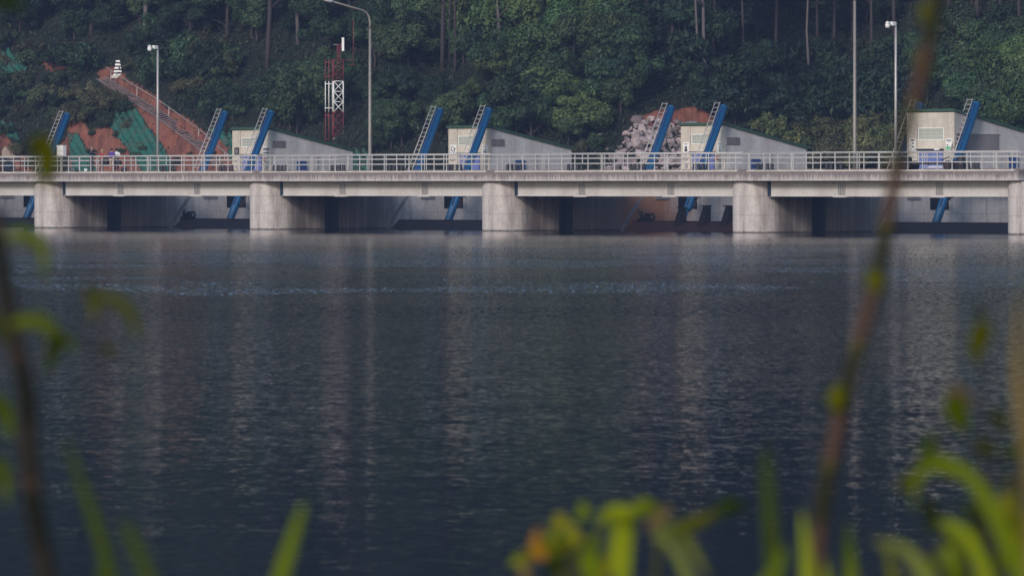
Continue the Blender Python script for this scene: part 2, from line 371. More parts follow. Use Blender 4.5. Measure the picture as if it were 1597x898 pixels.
# ---------------------------------------------------------------- water
def water_material():
    m, nt, p = mat('reservoir_water', (0.005, 0.008, 0.020), 0.02, 0, 0.5)
    p.inputs['IOR'].default_value = 1.33
    tc = N(nt, 'ShaderNodeTexCoord').outputs['Object']
    def wv(scale, st, det):
        n = noise(nt, tc, scale, det, 0.55, st)
        s = N(nt, 'ShaderNodeVectorMath', operation='SUBTRACT'); nt.links.new(n.outputs['Color'], s.inputs[0]); s.inputs[1].default_value = (0.5, 0.5, 0.5)
        return s.outputs[0]
    def scale_(v, k):
        s = N(nt, 'ShaderNodeVectorMath', operation='SCALE'); nt.links.new(v, s.inputs[0])
        if isinstance(k, (int, float)): s.inputs['Scale'].default_value = k
        else: nt.links.new(k, s.inputs['Scale'])
        return s.outputs[0]
    def add(a, b):
        s = N(nt, 'ShaderNodeVectorMath', operation='ADD'); nt.links.new(a, s.inputs[0]); nt.links.new(b, s.inputs[1]); return s.outputs[0]
    spz = N(nt, 'ShaderNodeSeparateXYZ'); nt.links.new(tc, spz.inputs[0])
    km = N(nt, 'ShaderNodeMapRange'); km.inputs[1].default_value = 40; km.inputs[2].default_value = 140; km.inputs[3].default_value = 0.075; km.inputs[4].default_value = 0.24; nt.links.new(spz.outputs[1], km.inputs[0]); kk = km.outputs[0]
    swell = scale_(wv(0.5, (1.0, 1.6, 1), 2), 0.025)
    chop = scale_(wv(10.0, (0.6, 1.0, 1), 2), kk)
    tot = add(swell, chop)
    # cat's-paws: wind-ruffled patches far out whose steep crests catch the sky
    sp = N(nt, 'ShaderNodeSeparateXYZ'); nt.links.new(tc, sp.inputs[0])
    band = ramp_band(nt, sp.outputs[1], 125, 185, 270, 345)
    patch = ramp(nt, noise(nt, tc, 0.05, 5, 0.7, (0.8, 0.55, 1)).outputs['Fac'], [(0.42, 0.0), (0.60, 1.0)])
    crest = ramp(nt, noise(nt, tc, 1.0, 1, 0.5, (8.0, 0.9, 1)).outputs['Fac'], [(0.56, 0.0), (0.61, 1.0)])
    k1 = N(nt, 'ShaderNodeMath', operation='MULTIPLY'); nt.links.new(band, k1.inputs[0]); nt.links.new(patch, k1.inputs[1])
    k2 = N(nt, 'ShaderNodeMath', operation='MULTIPLY'); nt.links.new(k1.outputs[0], k2.inputs[0]); nt.links.new(crest, k2.inputs[1])
    k3 = N(nt, 'ShaderNodeMath', operation='MULTIPLY'); nt.links.new(k2.outputs[0], k3.inputs[0]); k3.inputs[1].default_value = 1.0
    ruff = N(nt, 'ShaderNodeCombineXYZ'); ruff.inputs[1].default_value = -0.26
    tot = add(tot, scale_(ruff.outputs[0], k3.outputs[0]))
    flat = N(nt, 'ShaderNodeVectorMath', operation='MULTIPLY'); nt.links.new(tot, flat.inputs[0]); flat.inputs[1].default_value = (1, 1, 0)
    up = N(nt, 'ShaderNodeVectorMath', operation='ADD'); nt.links.new(flat.outputs[0], up.inputs[0]); up.inputs[1].default_value = (0, 0, 1)
    # far ripple normals are leaned to the near shore, steering what the water mirrors
    s3 = N(nt, 'ShaderNodeSeparateXYZ'); nt.links.new(up.outputs[0], s3.inputs[0])
    def mth(op, a, b=None):
        q = N(nt, 'ShaderNodeMath', operation=op)
        for sock, v in zip(q.inputs, (a, b)):
            if v is None: continue
            if isinstance(v, (int, float)): sock.default_value = v
            else: nt.links.new(v, sock)
        return q.outputs[0]
    away_tilt = mth('DIVIDE', 1.25, mth('MAXIMUM', sp.outputs[1], 20.0))       # limit on tilt away from the camera, following eye height over distance
    s4 = N(nt, 'ShaderNodeSeparateXYZ'); nt.links.new(tot, s4.inputs[0])
    dy = mth('SUBTRACT', away_tilt, s3.outputs[1])
    my = mth('SUBTRACT', away_tilt, mth('SQRT', mth('ADD', mth('MULTIPLY', dy, dy), mth('MULTIPLY', s4.outputs[2], s4.outputs[2]))))
    cb = N(nt, 'ShaderNodeCombineXYZ'); nt.links.new(s3.outputs[0], cb.inputs[0]); nt.links.new(my, cb.inputs[1]); nt.links.new(s3.outputs[2], cb.inputs[2])
    up = cb
    nm = N(nt, 'ShaderNodeVectorMath', operation='NORMALIZE'); nt.links.new(up.outputs[0], nm.inputs[0])
    nt.links.new(nm.outputs[0], p.inputs['Normal'])
    return m
M['water'] = water_material()
wb = MB()
# clip the reservoir along the gate line (L = 8.7)
def line_y(x):  # y on the gate line for a given x
    L = 9.3; t = (x - X0 - L * SA) / CA; return Z0 - t * SA + L * CA
cols = [-455, -200, -60, -20, 0, 20, 60, 200, 400]
vs = [(x, 11.5, 0) for x in cols] + [(x, max(line_y(x), 13), 0) for x in cols]
n = len(cols)
wb.add(vs, [(i, i+1, n+i+1, n+i) for i in range(n-1)])
tag(wb.obj('water', 'water'), kind='structure')
# chute floor behind the gates
cf = MB(); cf.box((-66, 9.6, -4.6), (45.5, 30.5, -3.2))
o = cf.obj('spillway_chute', 'pier'); o.location = dam(0, 0, 0); o.rotation_euler = (0, 0, -ANG); tag(o, kind='structure')

# ---------------------------------------------------------------- piers
ORD = ['first', 'second', 'third', 'fourth', 'fifth', 'sixth']
PIER_LABEL = ['concrete abutment pier beyond the left edge, only its stained side wall showing',
              'leftmost round-nosed pale concrete pier standing in the water',
              'round-nosed concrete pier between the people and the middle pier',
              'round-nosed middle pier with rusty orange stains along its side wall',
              'round-nosed pale pier beside the gate with upright lugs',
              'rightmost round pale pier, cut by the right edge of the picture']
def nose_poly(r, Lend, slot=True, n=20):
    pts = [(r * math.cos(a), r * math.sin(a)) for a in np.linspace(math.pi, 2 * math.pi, n)]   # nose points toward -L
    right = [(r, 3.25), (r-0.75, 3.25), (r-0.75, 4.65), (r, 4.65), (r, Lend)] if slot else [(r, Lend)]
    return pts + right + [(-x, y) for x, y in reversed(right)]
def make_pier(i):
    t = thing('spillway_pier', dam(PIERS[i] + PO, 0, 0), PIER_LABEL[i], 'pier', 'spillway piers')
    b = MB()
    b.prism(nose_poly(R, 6.2), -4.2, 3.20)
    b.box((-R+.002, 6.19, -4.2), (R-.002, 14.8, 2.9))
    b.box((-R+.004, 14.79, -4.2), (R-.004, 16.72, 1.40)); b.box((-R+0.62, 14.79, 1.39), (R-0.62, 16.72, 2.9))
    b.box((-R+.002, 16.71, -4.2), (R-.002, 30, 2.898))
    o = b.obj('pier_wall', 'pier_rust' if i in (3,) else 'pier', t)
    g = MB()
    for s in (-1, 1):
        for y in (3.26, 4.52): g.box((s*(R-0.74) if s > 0 else -(R-0.03), y, -4), (s*(R-0.03) if s > 0 else -(R-0.74), y+0.12, 3.1))
        g.box((min(s*(R-0.74), s*(R-0.70)), 3.3, -4), (max(s*(R-0.74), s*(R-0.70)), 4.6, 3.1))
    g.obj('stop_log_guide', 'navy', t)
    for s in (-1, 1):   # curved steel sealing strip the gate slides on
        m = MB(); pts = []
        for k in range(9):
            z = -1.0 + k * 0.42; pts.append((9.1 + 0.35*(z) + 0.42*max(z, 0)**1.25, z))
        for (y0, z0), (y1, z1) in zip(pts[:-1], pts[1:]):
            x0, x1 = sorted((s*(R-0.02), s*(R+0.012)))
            m.add([(x0,y0,z0),(x1,y0,z0),(x1,y0+.35,z0),(x0,y0+.35,z0),(x0,y1,z1),(x1,y1,z1),(x1,y1+.35,z1),(x0,y1+.35,z1)],
                  [(0,3,2,1),(4,5,6,7),(0,1,5,4),(1,2,6,5),(2,3,7,6),(3,0,4,7)])
        m.obj('seal_strip', 'patch', t)
    for s in (-1, 1):  # dark sheets stand in for the shade inside the cylinder recess
        m = MB(); x0, x1 = sorted((s*(R-.62), s*(R-.585))); m.box((x0, 14.82, 1.41), (x1, 16.70, 2.88))
        x0, x1 = sorted((s*(R-.585), s*(R-.02))); m.box((x0, 14.81, 1.41), (x1, 14.85, 2.88)); m.box((x0, 16.66, 1.41), (x1, 16.70, 2.88)); m.box((x0, 14.86, 1.402), (x1, 16.65, 1.43)); m.obj('recess_shade', 'black', t)
    dd = MB(); dd.box((R-.05, 12.5, 2.06), (R+0.05, 13.8, 2.30)); dd.obj('cable_bracket', 'patch', t)
    return t
for i in range(6): make_pier(i)

# ---------------------------------------------------------------- bridge spans and railings
SPAN = ['leftmost span', 'span under the group of people', 'span just left of the middle pier', 'span just right of the middle pier', 'rightmost span']
def splice_mesh():
    b = MB(); b.box((-0.30, -0.03, 0.10), (0.30, 0, 0.86))
    for k in range(7):
        for x in (-0.21, -0.07, 0.07, 0.21): b.box((x-0.028, -0.055, 0.16+k*0.10-0.02), (x+0.028, -0.029, 0.16+k*0.10+0.024), 1)
    return b.mesh('splice_plate', ['galv', 'rust'])
SPL = splice_mesh()
fp = MB(); fp.box((-0.55, -0.22, -0.045), (0.55, 0.2, -0.004)); FPL = fp.mesh('flange_plate', 'rail')
lp = MB(); lp.box((-0.06, -0.10, 0), (0.06, 0, 0.09)); LPL = lp.mesh('clamp_plate', 'rail')
POST = MB().box((-.023, -.023, 0), (.023, .023, 1.12)).mesh('post', 'rail')
BPOST = MB().box((-.022, -.02, 0), (.022, .02, 1.1)).mesh('post', 'rail')
DBLPOST = MB().box((-.022, -.02, 0), (.022, .02, 1.1)).box((.16, -.02, 0), (.20, .02, 1.1)).mesh('post', 'rail')
def make_span(i):
    a, c = PIERS[i], PIERS[i+1]; ln = c - a
    t = thing('bridge_span', dam(a, 0, DECK_B), 'concrete bridge deck on pale steel girders, ' + SPAN[i], 'bridge', 'bridge spans')
    b = MB(); b.box((0.02, -1.92, 0), (ln-0.02, 6.6, DECK-DECK_B)); b.box((0.02, 5.55, DECK-DECK_B-.002), (ln-.02, 5.75, DECK-DECK_B+0.13))
    b.obj('deck_slab', 'deck', t)
    e = MB(); e.box((0.4, -1.935, 0.585), (ln-0.4, -1.75, 0.665)); e.obj('edge_kerb', 'pale', t)
    hgt_ = DECK_B - GIRD_B
    for k, y in enumerate((-0.9, 1.3, 3.5, 5.5)):
        off = 1.52 if k == 0 else 1.9
        g = MB(); g.box((off, y, -hgt_+.03), (ln-off, y+.05, -0.002)); g.box((off, y-.13, -hgt_), (ln-off, y+.18, -hgt_+.035))
        g.box((off, y-.12, -.05), (ln-off, y+.17, -.004))
        gi = g.obj('girder', 'girder', t)
        if k == 0:
            for q in (1.20, ln-1.50):
                e2 = MB(); e2.box((q, y+.02, -hgt_+.01), (q+.30, y+.3, -.003)); e2.obj('gap_shade_block', 'navy', gi)  # dark block stands in for the shaded gap at the girder end
            for fr in (0.330, 0.683):
                s = link('splice_plate', SPL, gi, (ln*fr, y-.001, -hgt_)); f = link('flange_plate', FPL, gi, (ln*fr, y, -hgt_))
            link('clamp_plate', LPL, gi, (ln*0.30, y-.12, -0.20))
    for k in range(1, 4):
        d = MB(); d.box((ln*k/4-.04, -0.84, -0.85), (ln*k/4+.04, 5.5, -0.15)); d.obj('cross_brace', 'girder', t)
    if i in (3, 4): pass
    return t
def make_rail(i, back):
    a, c = PIERS[i], PIERS[i+1]; ln = c - a; y = 5.85 if back else -1.84
    t = thing('deck_railing', dam(a, y, DECK), 'white pipe railing along the %s deck edge, %s' % ('back' if back else 'front', SPAN[i]), 'railing', 'bridge railings')
    for z, r in ((1.12, .037), (0.83, .028), (0.49, .028)) if not back else ((1.12, .026), (0.83, .022), (0.49, .022)):
        b = MB(); b.tube([(0.05, 0, z), (ln-0.05, 0, z)], r, 8); b.obj('rail', 'rail', t)
    n_ = 19 if not back else 12
    for k in range(n_):
        x = (k + 0.5) * ln / n_
        link('post', POST if not back else (BPOST if k % 3 != 1 else DBLPOST), t, (x, 0, 0))
for i in range(5): make_span(i); make_rail(i, False); make_rail(i, True)

# ---------------------------------------------------------------- radial gates
GL = ['radial gate leaf low in the leftmost bay', 'dark rusty radial gate with ring fitting, in the bay under the people',
      'plain dark radial gate in the bay left of the middle pier', 'red-brown radial gate with upright lugs in the bay right of the middle pier',
      'plain black radial gate in the rightmost bay']
def make_gate(i):
    a, c = PIERS[i], PIERS[i+1]; hw = (c - a) / 2 - R - 0.02
    t = thing('radial_gate', dam((a + c) / 2 + PO, 9.3, 0), GL[i], 'gate', 'radial gates')
    prof = [(1.05, 0.62), (0.62, 0.30), (0.25, 0.0), (-0.2, -0.5), (-0.7, -1.4), (-1.0, -2.6), (-1.1, -3.8)]
    b = MB(); n = len(prof)
    vs = [(s*hw, y, z) for s in (-1, 1) for y, z in prof] + [(s*hw, y+.28, z-.18) for s in (-1, 1) for y, z in prof]
    fs = []
    for k in range(n-1):
        fs += [(k, k+1, n+k+1, n+k), (2*n+k, 3*n+k, 3*n+k+1, 2*n+k+1), (k, 2*n+k, 2*n+k+1, k+1), (n+k, n+k+1, 3*n+k+1, 3*n+k)]
    fs += [(0, n, 3*n, 2*n)]
    b.add(vs, fs); b.obj('skin_plate', 'rustred' if i == 3 else 'rust', t)
    e = MB(); e.box((-hw, 1.0, 0.56), (hw, 1.5, 0.66)); e.box((-hw, 1.28, 0.2), (hw, 1.34, 0.56)); e.obj('top_girder', 'rust', t)
    for s in (-1, 1):
        m = MB(); m.tube([(s*(hw-1.6), 1.3, 0.0), (s*(hw-0.5), 11.0, -0.4)], 0.3, 8); m.obj('gate_arm', 'blue', t)
    if i == 3:
        for px in (1059, 1097, 1132):
            x = t_at(px, 10.2) - (a + c) / 2 - PO
            m = MB(); h_ = 1.62 if px > 1080 else 1.5
            m.add([(x-.30, .62, .3), (x+.30, .62, .3), (x+.30, 1.3, .6), (x-.30, 1.3, .6), (x-.12, 1.0, h_), (x+.2, 1.0, h_), (x+.2, 1.4, h_), (x-.12, 1.4, h_)],
                  [(0,3,2,1),(4,5,6,7),(0,1,5,4),(1,2,6,5),(2,3,7,6),(3,0,4,7)])
            m.box((x-.26, .92, h_-.01), (x+.24, 1.48, h_+.07)); m.obj('guide_lug', 'rust', t)
    if i in (1, 3):
        x = t_at(286 if i == 1 else 1000, 10.2) - (a + c) / 2 - PO
        m = MB()
        m.tube([(x-.35, 1.2, .6), (x-.1, 1.2, .95), (x+.25, 1.2, .98), (x+.45, 1.2, .8)], 0.12, 8)
        m.tube([(x-.15, 1.2, .7), (x-.25, 1.2, 1.35)], 0.05, 6); m.tube([(x-.3, 1.2, .9), (x-.5, 1.15, 1.4)], 0.045, 6)
        m.box((x-.42, .95, .6), (x+.5, 1.45, .82)); m.obj('hoist_fitting', 'black', t)
        for k in (0.35, 0.72):
            r = MB(); ring = [(x+k+.24*math.cos(q), 1.1+.05*k, .9+.22*math.sin(q)) for q in np.linspace(0, 2*math.pi, 15)]
            r.tube(ring, 0.065, 6, cap=False); r.obj('ring', 'black', t)
for i in range(5): make_gate(i)

# ---------------------------------------------------------------- hydraulic cylinders
SL = 0.53
def cyl_proto(zl):
    t = thing('hydraulic_cylinder', (0, 0, 0), 'x', 'hydraulic cylinder', 'blue hydraulic cylinders')
    ax = lambda z, off=0.0: Vector((0, 16.0 + SL*(z-4.2) - 16.0 - off*0.883, z + off*0.469))
    b = MB(); b.tube([ax(zl), ax(zl+.05), ax(8.2)], [0.22, 0.275, 0.275], 16); b.obj('barrel', 'blue', t)
    b = MB(); b.tube([ax(8.18), ax(8.26)], 0.30, 16); b.tube([ax(8.26), ax(8.31)], 0.22, 12); b.obj('end_cap', 'blue', t)
    b = MB(); b.tube([ax(0.45 if zl > 1 else -.6), ax(zl+.05)], 0.13, 10); b.obj('piston_rod', 'blue', t)
    b = MB(); b.tube([ax(2.2), ax(2.42)], 0.40, 16); b.box((-.6, ax(2.3).y-.16, 2.18), (.6, ax(2.3).y+.16, 2.46)); b.obj('trunnion_collar', 'navy', t)
    b = MB(); b.tube([ax(1.5, .34) + Vector((.16, 0, 0)), ax(8.1, .34) + Vector((.16, 0, 0))], 0.03, 6); b.obj('oil_pipe', 'door_dark', t)
    lad = None
    for s in (-0.42, 0.02):
        st = MB(); st.box((s-.024, 0, 0), (s+.024, .05, 1)); 
        st = MB(); st.tube([ax(3.3, .50) + Vector((s, 0, 0)), ax(8.33, .50) + Vector((s, 0, 0))], 0.034, 6)
        lad = st.obj('ladder_stile', 'galv', t)
    rung = MB(); rung.tube([(-.42, 0, 0), (.02, 0, 0)], 0.024, 6); rm = rung.mesh('ladder_rung', 'galv')
    for k in range(17):
        z = 3.45 + k*0.30; p = ax(z, .50); link('ladder_rung', rm, t, p)
    for z in (4.6, 6.2, 7.8):
        br = MB(); br.tube([ax(z, .2), ax(z, .5)], .025, 6); br.obj('ladder_bracket', 'galv', t)
    return t
def copy_tree(o, parent=None):
    c = o.copy(); COL.objects.link(c)
    if parent is not None: c.parent = parent
    for ch in list(o.children): copy_tree(ch, c)
    return c
HN = {1: 'the leftmost house', 2: 'the house left of the middle', 3: 'the house beside the boulders', 4: 'the tall house'}
c0 = None; c1 = None
for i in range(5):
    for s in (-1, 1):
        if i == 0:
            lab = 'leftmost slanted blue hydraulic cylinder with ladder, beside the white cabinet' if s > 0 else None
            if lab is None: continue
        else:
            if s < 0: lab = 'slanted blue hydraulic cylinder with ladder standing left of ' + HN[i] if i < 4 else 'blue hydraulic cylinder mostly hidden behind ' + HN[4]
            else: lab = 'slanted blue hydraulic cylinder with ladder crossing in front of ' + HN[i] + (' side wall' if i == 4 else '')
        if (i, s) == (3, 1): o = cyl_proto(1.35)
        else:
            o = cyl_proto(0.45) if c0 is None else copy_tree(c0); c0 = c0 or o
        o.location = dam(PIERS[i] + s*2.28, 15.95 + (0.12 if s > 0 else -0.1), 0); o['label'] = lab

# ---------------------------------------------------------------- control houses
def make_house(i, L, hf, hr, ln, label):
    t = thing('control_house', dam(PIERS[i], L, 2.9), label, 'house', 'control houses on the piers')
    w = 1.97
    b = MB()
    prof = [(0, 0), (ln, 0), (ln, hr), (0, hf)]
    b.add([(-w, y, z) for y, z in prof] + [(w, y, z) for y, z in prof], [(0,1,2,3),(7,6,5,4),(0,4,5,1),(1,5,6,2),(2,6,7,3),(3,7,4,0)])
    # shallow pour-joint ledges on the side wall
    b.box((w-.01, 0.0, 2.28), (w+.018, ln-.01, 2.31))
    for y in (ln*0.42, ln*0.62): b.box((w-.01, y, 0), (w+.012, y+.035, hf-(hf-hr)*y/ln-.12))
    b.obj('wall', 'wall', t)
    f = MB()
    dw, dh = 1.03, (2.28 if i < 4 else 2.36)
    wz0, wz1 = (2.92, 3.48) if i < 4 else (3.05, 3.74)
    f.box((-w-.02, -.12, 0), (-dw-.12, -.001, hf-.02)); f.obj('pilaster', 'cream', t)
    f = MB(); f.box((dw+.1, -.12, 0), (w+.02, -.001, hf-.02)); f.obj('pilaster', 'pale' if i in (1, 3) else 'cream', t)
    f = MB()
    f.box((-dw-.12, -.07, dh+.06), (dw+.1, -.001, wz0)); f.box((-dw-.12, -.07, wz1), (dw+.1, -.001, hf-.02))
    f.obj('front_panel', 'cream', t)
    r = MB(); e = .16
    sl = (hf-hr)/ln
    ya, yb = -0.22, ln+0.15
    za, zb = hf - sl*ya, hf - sl*yb
    r.add([(x, y, z+dz) for x in (-w-.12, w+.12) for (y, z) in ((ya, za), (yb, zb)) for dz in (.01, e+.01)],
          [(0,1,3,2),(4,6,7,5),(0,4,5,1),(2,3,7,6),(1,5,7,3),(0,2,6,4)])
    r.obj('roof', 'roof', t)
    # window of glass blocks in a white frame
    wf = MB(); x0, x1 = -1.02, 1.02
    wf.box((x0-.07, -.09, wz0-.06), (x1+.07, -.02, wz0)); wf.box((x0-.07, -.09, wz1), (x1+.07, -.02, wz1+.06))
    wf.box((x0-.07, -.09, wz0), (x0, -.02, wz1)); wf.box((x1, -.09, wz0), (x1+.07, -.02, wz1))
    win = wf.obj('window', 'white', t)
    gb = MB(); cx_, rx_ = 10, 3
    for a_ in range(cx_):
        for c_ in range(rx_):
            u0 = x0 + (x1-x0)*a_/cx_; v0 = wz0 + (wz1-wz0)*c_/rx_
            gb.box((u0+.025, -.065, v0+.022), (u0+(x1-x0)/cx_-.025, -.03, v0+(wz1-wz0)/rx_-.022))
    g = gb.obj('glass_block', 'glass', win); g['kind'] = 'stuff'
    mg = MB(); mg.box((x0, -.045, wz0), (x1, -.012, wz1)); mg.obj('mortar_grid', 'cream', win)
    # double door
    for s in (-1, 1):
        d = MB(); d.box((min(s*.012, s*(dw-.04)), -.10, .02), (max(s*.012, s*(dw-.04)), -.03, dh))
        for k in range(4): d.box((min(s*.12, s*(dw-.14)), -.118, .2+k*.52), (max(s*.12, s*(dw-.14)), -.099, .55+k*.52))
        do = d.obj('door', 'door', t); h = MB(); h.tube([(s*.09, -.16, 1.0), (s*.09, -.16, 1.2)], .02, 6); h.obj('handle', 'galv', do)
    h = MB(); h.box((-dw-.08, -.34, dh+.02), (dw+.04, -.02, dh+.08)); h.obj('door_hood', 'navy', t)
    l = MB(); l.box((0.55, -.42, dh+.0), (0.95, -.30, dh+.09)); l.obj('lamp', 'white', t)
    # notice boards, print on them
    def board(xc, zc, bw, bh, marks):
        bb = MB(); bb.box((xc-bw/2, -.15, zc-bh/2), (xc+bw/2, -.122, zc+bh/2)); bo = bb.obj('notice_board', 'white', t)
        for (mx, mz, mw, mh, mm) in marks:
            q = MB(); q.box((xc+mx-mw/2, -.154, zc+mz-mh/2), (xc+mx+mw/2, -.149, zc+mz+mh/2)); q.obj('print', mm, bo)
        return bo
    lx, rx = -1.5, 1.56
    if i == 1:
        bb = MB(); bb.box((lx-.24, -.16, 2.33), (lx+.24, -.12, 2.83)); o_ = bb.obj('notice_board', 'ink', t); o_['label'] = 'framed dark notice board'
        q = MB(); q.box((lx-.14, -.165, 2.42), (lx+.14, -.159, 2.70)); q.obj('print', 'patch', o_)
        board(rx, 2.60, .62, .56, [(-.2+.2*a_, .1-.26*c_, .15, .18 if c_ == 0 else .14, 'ink') for a_ in range(3) for c_ in range(2)])
    elif i == 2:
        board(lx, 2.60, .58, .66, [(.1, .1, .2, .05, 'ink'), (-.1, .2, .16, .06, 'ink'), (-.16, .02, .07, .2, 'ink'), (.12, -.05, .06, .26, 'ink'), (0, -.1, .22, .05, 'ink'), (.04, -.24, .1, .08, 'ink'), (-.2, -.2, .05, .09, 'ink'), (.2, .02, .05, .1, 'ink')])
        board(rx, 2.58, .56, .66, [(0, .22, .4, .05, 'inkred'), (-.02, .02, .34, .03, 'ink'), (0, -.06, .38, .03, 'ink'), (.02, -.17, .36, .09, 'patch')])
    elif i == 3:
        board(lx, 2.62, .54, .74, [(0, .26, .36, .04, 'patch'), (0, .02, .22, .12, 'ink'), (0, -.16, .24, .2, 'ink'), (0, .1, .03, .2, 'ink')])
        board(rx, 2.62, .50, .74, [(0, .26, .36, .06, 'patch'), (0, .02, .05, .3, 'ink'), (0, -.2, .14, .07, 'ink')])
    else:
        board(lx, 2.72, .52, .76, [(.02, .28, .3, .1, 'inkred'), (.03, .08, .14, .09, 'ink'), (-.14, -.05, .09, .06, 'ink'), (.05, -.14, .16, .1, 'ink'), (-.1, -.26, .1, .06, 'ink'), (.16, -.28, .08, .06, 'ink')])
        board(rx, 2.74, .56, .72, [(0, .24, .42, .06, 'ink'), (0, .16, .3, .03, 'patch'), (-.12, -.08, .12, .1, 'ink'), (0, -.25, .5, .15, 'inkgreen')])
    if i in (1, 3):
        bl = MB(); bl.tube([(1.36, -.13, 1.95), (1.36, -.22, 1.95)], .14, 12); bl.obj('alarm_bell', 'bell', t)
    if i < 4:
        jb = MB(); jb.box((1.52, -.24, 1.92), (1.86, -.12, 2.0)); jb.box((1.58, -.22, 1.35), (1.84, -.12, 1.72)); jb.obj('junction_box', 'galv', t)
        jb = MB(); jb.box((-1.75, -.24, 1.86), (-1.35, -.12, 1.93)); jb.box((-1.6, -.22, 1.3), (-1.35, -.12, 1.62)); jb.obj('junction_box', 'galv', t)
    else:
        jb = MB(); jb.box((1.4, -.2, 1.1), (1.7, -.12, 1.5)); jb.obj('junction_box', 'galv', t)
    # right side wall: grey infill panel and blue service door
    sv = MB()
    if i < 4:
        sv.box((w-.02, 0.10, 2.82), (w+.045, 1.36, 3.32)); sv.obj('louvre_panel', 'patch', t)
        for k in range(6):
            q = MB(); q.box((w+.04, 0.16, 2.86+k*.075), (w+.07, 1.30, 2.89+k*.075)); q.obj('slat', 'patch', t)
        y0, y1, zt = 2.5, 3.42, 1.86
    else:
        sv.box((w-.02, 0.10, 2.36), (w+.03, 4.4, 3.34)); sv.box((w-.02, .05, 3.34), (w+.06, 4.45, 3.40)); sv.obj('infill_panel', 'patch', t)
        y0, y1, zt = 5.4, 6.3, 1.92
    cd = MB(); cd.box((w-.02, y0, .05), (w+.09, y1, zt)); cd.box((w+.085, y0+.05, .3), (w+.11, y0+.40, zt-.1)); cd.box((w+.085, y0+.5, .3), (w+.11, y1-.05, zt-.1))
    co = cd.obj('service_door', 'door_dark', t); hd = MB(); hd.box((w+.11, y0+.42, .95), (w+.14, y0+.46, 1.1)); hd.obj('handle', 'galv', co)
    pp = MB(); pp.tube([(w+.05, ln*0.55, .1), (w+.05, ln*0.55, 2.3)], .035, 6); pp.obj('drain_pipe', 'galv', t)
make_house(1, 18.55, 4.07, 2.58, 8.2, 'leftmost cream fronted control house, with red bell and square of black pictograms')
make_house(2, 18.65, 4.05, 2.62, 8.2, 'cream fronted concrete control house left of the middle with two white notices and no bell')
make_house(3, 18.75, 4.08, 2.58, 8.2, 'cream fronted concrete control house beside the pile of boulders')
make_house(4, 16.45, 4.80, 3.05, 9.6, 'tallest control house, at the right, with a green-banded notice')

# ---------------------------------------------------------------- things on the deck
BOL = MB().tube([(0, 0, 0), (0, 0, .04), (0, 0, .45), (0, 0, .49)], [.12, .115, .115, .085], 10).mesh('bollard', 'black')
bpx = [261, 353, 437, 527, 617, 709, 802, 897, 994, 1093, 1193, 1300]
bt = [t_at(p, 5.3) for p in bpx] + [t_at(1300, 5.3)+11.2]
for q in bt:
    for dx in (-.56, -.2, .2, .58):
        o = link('bollard', BOL, None, dam(q+dx+random.uniform(-.04, .04), 5.3, DECK))
        tag(o, 'short black rubber bollard standing in a row of four at the deck back', 'bollard', 'short black bollards on the deck')
def pole_lamp(px, label, top):
    t = thing('street_lamp', dam(t_at(px, 6.25), 6.25, DECK), label, 'street lamp', 'tall street lamps on the deck')
    b = MB(); b.tube([(0, 0, 0), (0, 0, .03)], .26, 12); b.tube([(0, 0, .02), (0, 0, 1.2), (0, 0, top-1.2)], [.135, .125, .085], 12); b.obj('pole', 'pole', t)
    a = MB(); pts = [(0, 0, top-1.2), (0, 0, top-.7), (-.02, -.08, top-.35), (-.05, -.28, top-.08), (-.1, -.6, top+.06), (-.4, -3.2, top+.62)]
    a.tube(pts, [.085, .082, .075, .07, .065, .05], 10); a.obj('arm', 'pole', t)
    h = MB(); e = Vector((-.4, -3.2, top+.62)); d = Vector((-.10, -.8, .17))
    h.tube([e - d*.1, e + d*.15, e + d*.55, e + d*.95, e + d*1.05], [.06, .13, .15, .11, .04], 12); h.obj('lamp_head', 'white', t)
pole_lamp(577, 'tall grey street lamp with curved arm near the red and white mast', 10.9)
pole_lamp(1333, 'tall grey street lamp at the right whose arm rises out of the picture', 11.9)
def cctv(px, top, label, left):
    t = thing('camera_pole', dam(t_at(px, 6.25), 6.25, DECK), label, 'camera pole', 'camera poles on the deck')
    b = MB(); b.tube([(0, 0, 0), (0, 0, .03)], .2, 12); b.tube([(0, 0, .02), (0, 0, top)], [.095, .07], 10); b.obj('pole', 'galv', t)
    a = MB(); a.tube([(0, 0, top-.12), (-.05, -.55, top-.12)], .05, 8); a.box((-.12, -.42, top-.22), (.1, -.10, top+.02)); a.obj('bracket', 'white', t)
    c = MB(); c.ball((-.05, -.72, top-.22), (.16, .17, .20)); c.tube([(-.05, -.72, top-.08), (-.05, -.72, top+.03)], [.17, .08], 12); co = c.obj('dome_camera', 'white', t)
    l = MB(); l.ball((-.05, -.74, top-.33), (.10, .10, .10)); l.obj('lens_dome', 'ink', co)
cctv(246, 8.9, 'slim grey pole with a small white camera, rising in front of the red soil slope', True)
cctv(1397, 9.3, 'slim grey pole with a white dome camera, at the right beside the tall house', True)
# white cabinet on a post
t = thing('control_cabinet', dam(t_at(96, 5.2), 5.2, DECK), 'white control cabinet on a post by the people', 'cabinet')
b = MB(); b.box((-.06, -.06, 0), (.06, .06, 1.2)); b.obj('post', 'galv', t)
b = MB(); b.box((-.34, -.15, 1.17), (.34, .15, 1.92)); b.box((-.37, -.18, 1.92), (.37, .18, 1.96)); b.obj('box', 'white', t)
b = MB(); b.box((-.29, -.165, 1.22), (.29, -.149, 1.87)); d_ = b.obj('door', 'white', t); b = MB(); b.box((.2, -.185, 1.5), (.24, -.164, 1.6)); b.obj('handle', 'galv', d_)
